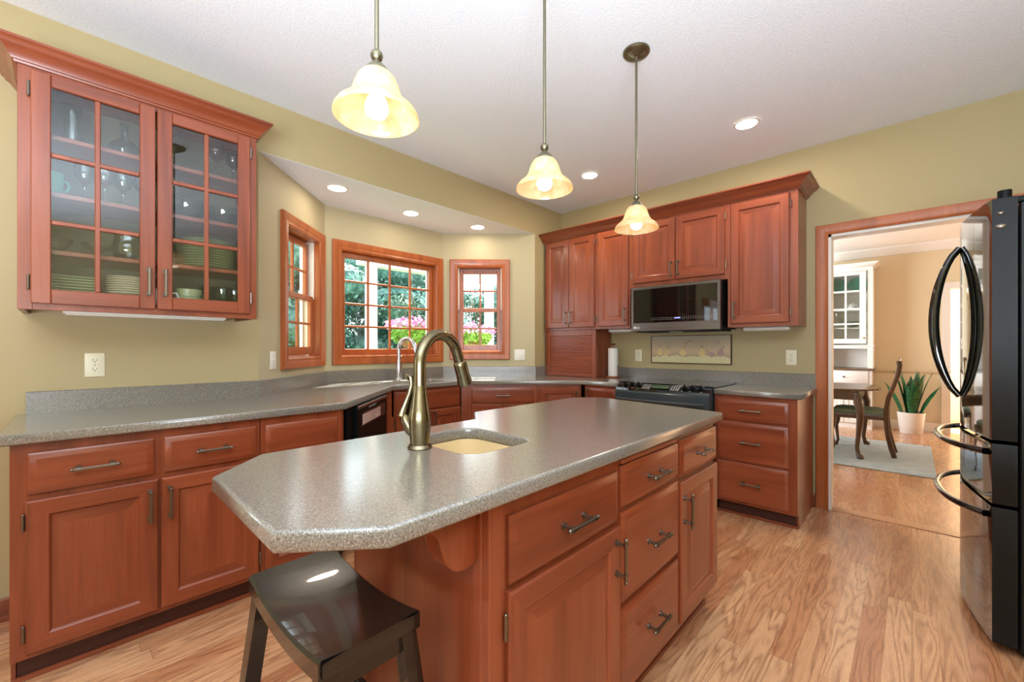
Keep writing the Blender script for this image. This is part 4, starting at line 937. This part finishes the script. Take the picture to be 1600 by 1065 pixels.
for k, (x, z, s_, tl, m) in enumerate(((-.272, -.020, 1.05, .25, 0), (-.205, -.026, .95, -.2, 0), (-.055, -.024, 1.05, -.2, 0), (.115, -.026, 1.05, .05, 0), (.195, -.040, .9, .9, 1), (.275, -.026, 1.05, -.3, 1))):
    b = MB(); pl = [(a, q) for a, q in pro]+[(-a, q) for a, q in pro[-2:0:-1]]; R_ = lambda a, q: (x+s_*(a*math.cos(tl)-q*math.sin(tl)), z+s_*(a*math.sin(tl)+q*math.cos(tl)))
    b.prism([R_(*q) for q in pl], -.0192, -.0178, lambda a, q, y: (a, y, q)); b.build('painted_pear', pm[m], pc, smooth=False)
    b = MB(); p0, p1, p2 = R_(0, .034), R_(.004, .05), R_(.016, .058); b.tube([(p0[0], -.0186, p0[1]), (p1[0], -.0186, p1[1]), (p2[0], -.0186, p2[1])], .0022, 6); b.build('painted_stem', pm[2], pc)
for x, z in ((-.02, .055), (.01, .075), (.255, .062)):
    b = MB(); b.prism([(x-.028, z-.012), (x-.01, z+.006), (x+.022, z+.014), (x+.004, z-.006)], -.0192, -.0178, lambda a, q, y: (a, y, q)); b.build('painted_leaf', pm[1], pc, smooth=False)
# ================================================================== DINING ROOM
hu = thing('china_hutch', 'white built-in china hutch with a glass-paned door in the dining room', 'hutch', (-1.045, 8.19, 0)); HW = .64
WM_ = M['white']
b = MB(); b.box(0, HW-.02, .0, .40, .0, .875); b.build('lower_case', WM_, hu)
b = MB()
b.box(0, .05, 0, .40, .905, 2.43, .003); b.box(HW-.07, HW-.005, 0, .40, .905, 2.43, .003); b.box(.05, HW-.07, .36, .40, .905, 2.43); b.box(.05, HW-.07, 0, .40, 2.365, 2.43); b.box(.05, HW-.07, 0, .40, 1.235, 1.255)
b.build('upper_case', WM_, hu)
MB().box(.05, HW-.07, .0, .02, 1.205, 1.25).build('rail', WM_, hu)
for z in (1.52, 1.79, 2.07): MB().box(.05, HW-.07, .03, .36, z-.015, z).build('shelf', WM_, hu)
b = MB(); b.sweep([(-.005, .42), (-.005, -.002), (HW-.003, -.002), (HW-.003, .42)][0:], [(0, 2.42), (.012, 2.425), (.05, 2.47), (.06, 2.475), (.06, 2.485), (0, 2.485)]); b.build('crown', WM_, hu)
MB().box(-.02, HW+.012, -.03, .40, .876, .900, .004).build('counter_ledge', M['walnutX'], hu); MB().box(-.02, HW+.012, -.022, .02, .650, .668, .004).build('lower_ledge', M['walnutX'], hu)
MB().box(-.012, HW+.005, -.012, .39, 1.232, 1.256, .004).build('waist_moulding', WM_, hu)
dr = MB().nest(.03, HW-.06, .68, .865, [(0, 0), (0, -.012), (.006, -.016)]).build('drawer', WM_, hu); o = MB().ball((0, 0, 0), .014, 12).build('knob', M['pewter'], dr); o.location = (.29, -.028, .775)
for x0, x1 in ((.03, .29), (.30, HW-.06)):
    dd = MB().nest(x0, x1, .08, .64, [(0, 0), (0, -.014), (.004, -.017), (.05, -.017), (.056, -.008), (.08, -.014)]).build('door', WM_, hu)
gx0, gx1, gz0, gz1 = .075, HW-.085, 1.28, 2.36; s_ = .075
b = MB(); b.box(gx0, gx0+s_, -.018, 0, gz0, gz1, .002); b.box(gx1-s_, gx1, -.018, 0, gz0, gz1, .002); b.box(gx0+s_, gx1-s_, -.018, 0, gz0, gz0+.07, .002); b.box(gx0+s_, gx1-s_, -.018, 0, gz1-.05, gz1, .002); gd = b.build('door', WM_, hu)
b = MB(); xm = (gx0+gx1)/2; b.box(xm-.012, xm+.012, -.015, -.002, gz0+.07, gz1-.05)
for z in (1.575, 1.80, 2.07): b.box(gx0+s_, gx1-s_, -.014, -.003, z-.012, z+.012)
b.build('muntin', WM_, gd); MB().box(gx0+s_-.005, gx1-s_+.005, -.008, -.005, gz0+.065, gz1-.045).build('pane', M['cabglass'], gd, smooth=False)
o = MB().ball((gx1-.025, -.026, 1.36), .012, 10).build('knob', M['brass'], gd)
for z in (1.40, 1.84, 2.28): MB().box(gx0-.008, gx0, -.02, -.0, z-.03, z+.03, .002).build('hinge', M['pewter'], gd)
tpl = lath([(0, 0), (.06, 0), (.12, .016), (.122, .019), (.06, .008), (0, .007)]).mesh('teal_plate', M['teal'])
for k, (x, rx) in enumerate(((-.86, 1.22), (-.61, 1.28))):
    o = inst('teal_plate', tpl, None, (x, 8.47, 2.195), (rx, 0, 0)); tag(o, ('teal plate standing on the top hutch shelf, nearer the hinges', 'teal plate standing on the top hutch shelf, nearer the door knob side')[k], 'plate', 'teal plates in the hutch')
tp_ = thing('teapot', 'white teapot on the hutch shelf under the teal plates', 'teapot', (-.66, 8.36, 1.7905))
lath([(0, 0), (.045, 0), (.07, .03), (.072, .06), (.05, .095), (.03, .10), (0, .10)]).build('body', M['white_dish'], tp_); lath([(.032, .10), (.02, .112), (.008, .116), (.01, .126), (0, .13)]).build('lid', M['white_dish'], tp_)
MB().tube([(.062, 0, .03), (.10, 0, .06), (.118, 0, .095)], [.014, .010, .007], 10).build('spout', M['white_dish'], tp_); MB().tube([(-.06, 0, .085), (-.105, 0, .085), (-.108, 0, .04), (-.066, 0, .03)], .007, 8).build('handle', M['white_dish'], tp_)
tag(inst('salad_bowl', bpy.data.meshes['salad_bowl'], None, (-.66, 8.36, 1.5205)), 'glass bowl on the lower hutch shelf', 'bowl')
tag(inst('wine_glass', wg, None, (-.80, 8.34, 1.5205)), 'wine glass on the lower hutch shelf', 'glass')
hu2 = copy_tree(hu); hu2.location = (-2.62, 8.19, 0); hu2['label'] = 'white china hutch mirrored in the refrigerator door'
# ---- table with cabriole legs
tb_ = thing('dining_table', 'walnut oval dining table with cabriole legs beyond the doorway', 'table', (-1.25, 6.40, 0))
el = lambda a, b_, n=48, p=2.6: [(a*math.copysign(abs(math.cos(t))**(2/p), math.cos(t)), b_*math.copysign(abs(math.sin(t))**(2/p), math.sin(t))) for t in [2*PI*i/n for i in range(n)]]
MB().prism(el(1.0, .58), .738, .760, bev=.006).build('tabletop', M['walnutX'], tb_)
b = MB(); b.box(-.82, .80, -.45, -.43, .64, .738); b.box(-.82, .80, .43, .45, .64, .738); b.box(.81, .83, -.42, .42, .64, .738); b.box(-.84, -.82, -.42, .42, .64, .738); b.build('apron', M['walnut'], tb_)
def cab_leg(h, s=1.0, top=.030):
    k = [(0, h, top), (.004, h-.10, top*1.12), (.022, h-.16, top*1.05), (.020, h*.62, top*.86), (.008, h*.38, top*.66), (-.004, h*.16, top*.55), (.006, .045, top*.58), (.020, .022, top*.9), (.024, .010, top*.95), (.024, .0, top*.75)]
    return MB().tube([((o*s)*S2, -(o*s)*S2, z) for o, z, r_ in k], [r_ for o, z, r_ in k], 12)
for sx in (-1, 1):
    for sy in (-1, 1):
        o = cab_leg(.70, 1.6, .036).build('leg', M['walnut'], tb_); o.location = (sx*.82, sy*.44, .0115); o.rotation_euler = (0, 0, {(1, -1): 0, (1, 1): PI/2, (-1, 1): PI, (-1, -1): -PI/2}[(sx, sy)])
# ---- chairs
seatm = plain('sage_seat_fabric', rgb(122, 136, 112), .85, bump=(160, .2, .002))
def chair(label, loc, rz):
    r = thing('dining_chair', label, 'chair', loc, rz, 'dining chairs')           # faces local -x
    b = MB(); pl = [(-.27, -.23), (.235, -.19), (.235, .19), (-.27, .23)]; b.prism(pl, .40, .455, bev=.006); b.build('seat_frame', M['walnut'], r)
    b = MB(); L_ = []
    for f, z in ((.97, .455), (1.0, .475), (.93, .497), (.7, .512), (.35, .518)): L_.append([b.bm.verts.new((-.02+(x+.02)*f*.98, y*f*.98, z)) for x, y in rrect(-.265, .225, -.205, .205, .04)])
    for A_, B_ in zip(L_, L_[1:]):
        for k in range(len(A_)): b._face([A_[k], A_[(k+1) % len(A_)], B_[(k+1) % len(A_)], B_[k]])
    b._face(L_[0][::-1]); b._face(L_[-1]); b.build('seat', seatm, r)
    for sy in (-1, 1):
        o = cab_leg(.42, 1.3, .026).build('leg', M['walnut'], r); o.location = (-.235, sy*.20, .0); o.rotation_euler = (0, 0, PI if sy > 0 else -PI/2)
    z = [(0, .295), (.10, .268), (.25, .238), (.40, .225), (.52, .228), (.64, .245), (.78, .285), (.92, .325), (1.0, .335), (1.06, .330)]
    for sy in (-1, 1):
        MB().tube([(x, sy*(.175+.02*(h/1.06)), h) for h, x in z], [(.024, .016)]*2+[(.022, .016)]*8, 10, flat=(1, 0, 0)).build('back_leg', M['walnut'], r)
    MB().tube([(.330, -.20, 1.04), (.338, -.12, 1.075), (.338, 0, 1.055), (.338, .12, 1.075), (.330, .20, 1.04)], [(.012, .022)]*5, 10, flat=(1, 0, 0)).build('crest_rail', M['walnut'], r)
    b = MB(); R_ = []
    for h, x, w_ in ((.47, .226, .05), (.58, .236, .045), (.68, .256, .075), (.76, .279, .085), (.84, .302, .055), (.92, .325, .045), (1.0, .335, .075), (1.05, .334, .095)): R_.append([b.bm.verts.new(p) for p in ((x-.006, -w_, h), (x+.006, -w_, h), (x+.006, w_, h), (x-.006, w_, h))])
    for A_, B_ in zip(R_, R_[1:]):
        for k in range(4): b._face([A_[k], A_[(k+1) % 4], B_[(k+1) % 4], B_[k]])
    b._face(R_[0][::-1]); b._face(R_[-1]); b.build('splat', M['walnut'], r)
    return r
c0 = chair('walnut dining chair with sage seat at the right end of the dining table', (-.43, 6.39, .0125), 0)
c1 = copy_tree(c0); c1.location = (-1.15, 7.20, .0125); c1.rotation_euler.z = PI/2; c1['label'] = 'walnut dining chair on the far side of the dining table'
c2 = copy_tree(c0); c2.location = (-1.3, 5.62, .0125); c2.rotation_euler.z = -PI/2; c2['label'] = 'walnut dining chair on the near side of the dining table'
# ---- rug
def rugm():
    t = NT('pale_blue_rug'); n = t.noise(t.obj((1, 3, 1)), 7, 5, .65, 1.5); n2 = t.noise(t.obj(), 240, 2)
    t.set(Base_Color=t.ramp(n.outputs[0], [(.3, rgb(140, 154, 162)), (.5, rgb(172, 184, 190)), (.7, rgb(190, 198, 200))]), Roughness=.95); t.bump(n2.outputs[0], .3, .004); return t.m
rug = MB().prism(rrect(-2.5, .172, 5.53, 7.27, .03), .001, .0115, bev=.003).build('rug', rugm()); tag(rug, 'pale blue-grey rug under the dining table and chair', 'rug')
# ---- snake plant
pl_ = thing('snake_plant', 'snake plant in a white pot against the dining room wall', 'plant', (-.005, 8.28, 0))
MB().lathe([(0, 0), (.118, 0), (.122, .006), (.150, .285), (.152, .30), (.142, .30), (.138, .27), (0, .27)], 36).build('pot', M['white'], pl_)
MB().lathe([(.139, .271), (.10, .279), (0, .282)], 24).build('soil', plain('potting_soil', rgb(52, 40, 30), .95, bump=(60, .5, .01)), pl_)
def snake():
    t = NT('snake_plant_leaf'); n = t.noise(t.obj((1, 1, 6)), 8, 3, .6, .8); t.set(Base_Color=t.ramp(n.outputs[0], [(.35, rgb(18, 60, 34)), (.6, rgb(40, 104, 56)), (.75, rgb(84, 140, 84))]), Roughness=.35); return t.m
sn = snake(); rnd = random.Random(12)
for k in range(19):
    a = k*2.4+.3; rr = .02+.085*rnd.random(); tilt = .05+rr*rnd.uniform(2.0, 6.5); h = rnd.uniform(.42, .66)*(1-.25*max(0, tilt-.3)); w_ = rnd.uniform(.032, .046)
    if math.sin(a) > .2: tilt *= .45
    d = Vector((math.cos(a), math.sin(a), 0)); sd_ = Vector((-math.sin(a+.9*rnd.uniform(-1, 1)), math.cos(a), 0)).normalized(); b = MB(); R_ = []
    for i in range(9):
        u = i/8; c_ = Vector((0, 0, .275))+d*(rr+tilt*h*u*(.6+.4*u))+Vector((0, 0, h*u*(1-.10*tilt*u)))
        ww = w_*(.55+.9*u*(1-u)*2)*(1 if u < .8 else (1-(u-.8)/.2*.96)); R_.append([b.bm.verts.new(q) for q in (c_-sd_*ww, c_-d*.004*(1-u*.7)+sd_*0, c_+sd_*ww, c_+d*.008)])
    for A_, B_ in zip(R_, R_[1:]):
        for j in range(4): b._face([A_[j], A_[(j+1) % 4], B_[(j+1) % 4], B_[j]])
    b._face(R_[0][::-1]); b._face(R_[-1]); b.build('leaf', sn, pl_)
# ---- chandelier over the table (mirrored in the refrigerator door)
ch = thing('chandelier', 'brass chandelier mirrored in the black refrigerator door', 'chandelier', (-1.25, 6.40, 0))
MB().lathe([(.06, HD), (.06, HD-.01), (.02, HD-.04), (0, HD-.045)], 24).build('canopy', M['brass'], ch)
MB().tube([(0, 0, HD-.04), (0, 0, 1.98)], .006, 8).build('chain', M['brass'], ch)
MB().lathe([(0, 1.55), (.02, 1.57), (.03, 1.60), (.012, 1.66), (.035, 1.72), (.04, 1.78), (.014, 1.86), (.02, 1.94), (0, 1.99)], 20).build('column', M['brass'], ch)
for k in range(6):
    a = k*PI/3+.2; c_, s_ = math.cos(a), math.sin(a); P_ = lambda r_, z: (r_*c_, r_*s_, z)
    o = MB().tube([P_(.02, 1.70), P_(.10, 1.64), P_(.18, 1.66), P_(.23, 1.74)], .006, 8).build('arm', M['brass'], ch)
    b = MB().lathe([(.012, 0), (.03, .012), (.012, .014), (.010, .07)], 14, P_(.23, 1.74), capb=True, capt=True); b.build('candle_cup', M['brass'], o)
    MB().lathe([(.006, 0), (.013, .018), (.010, .036), (0, .05)], 12, P_(.23, 1.811), capb=True).build('candle_bulb', M['candle'], o)
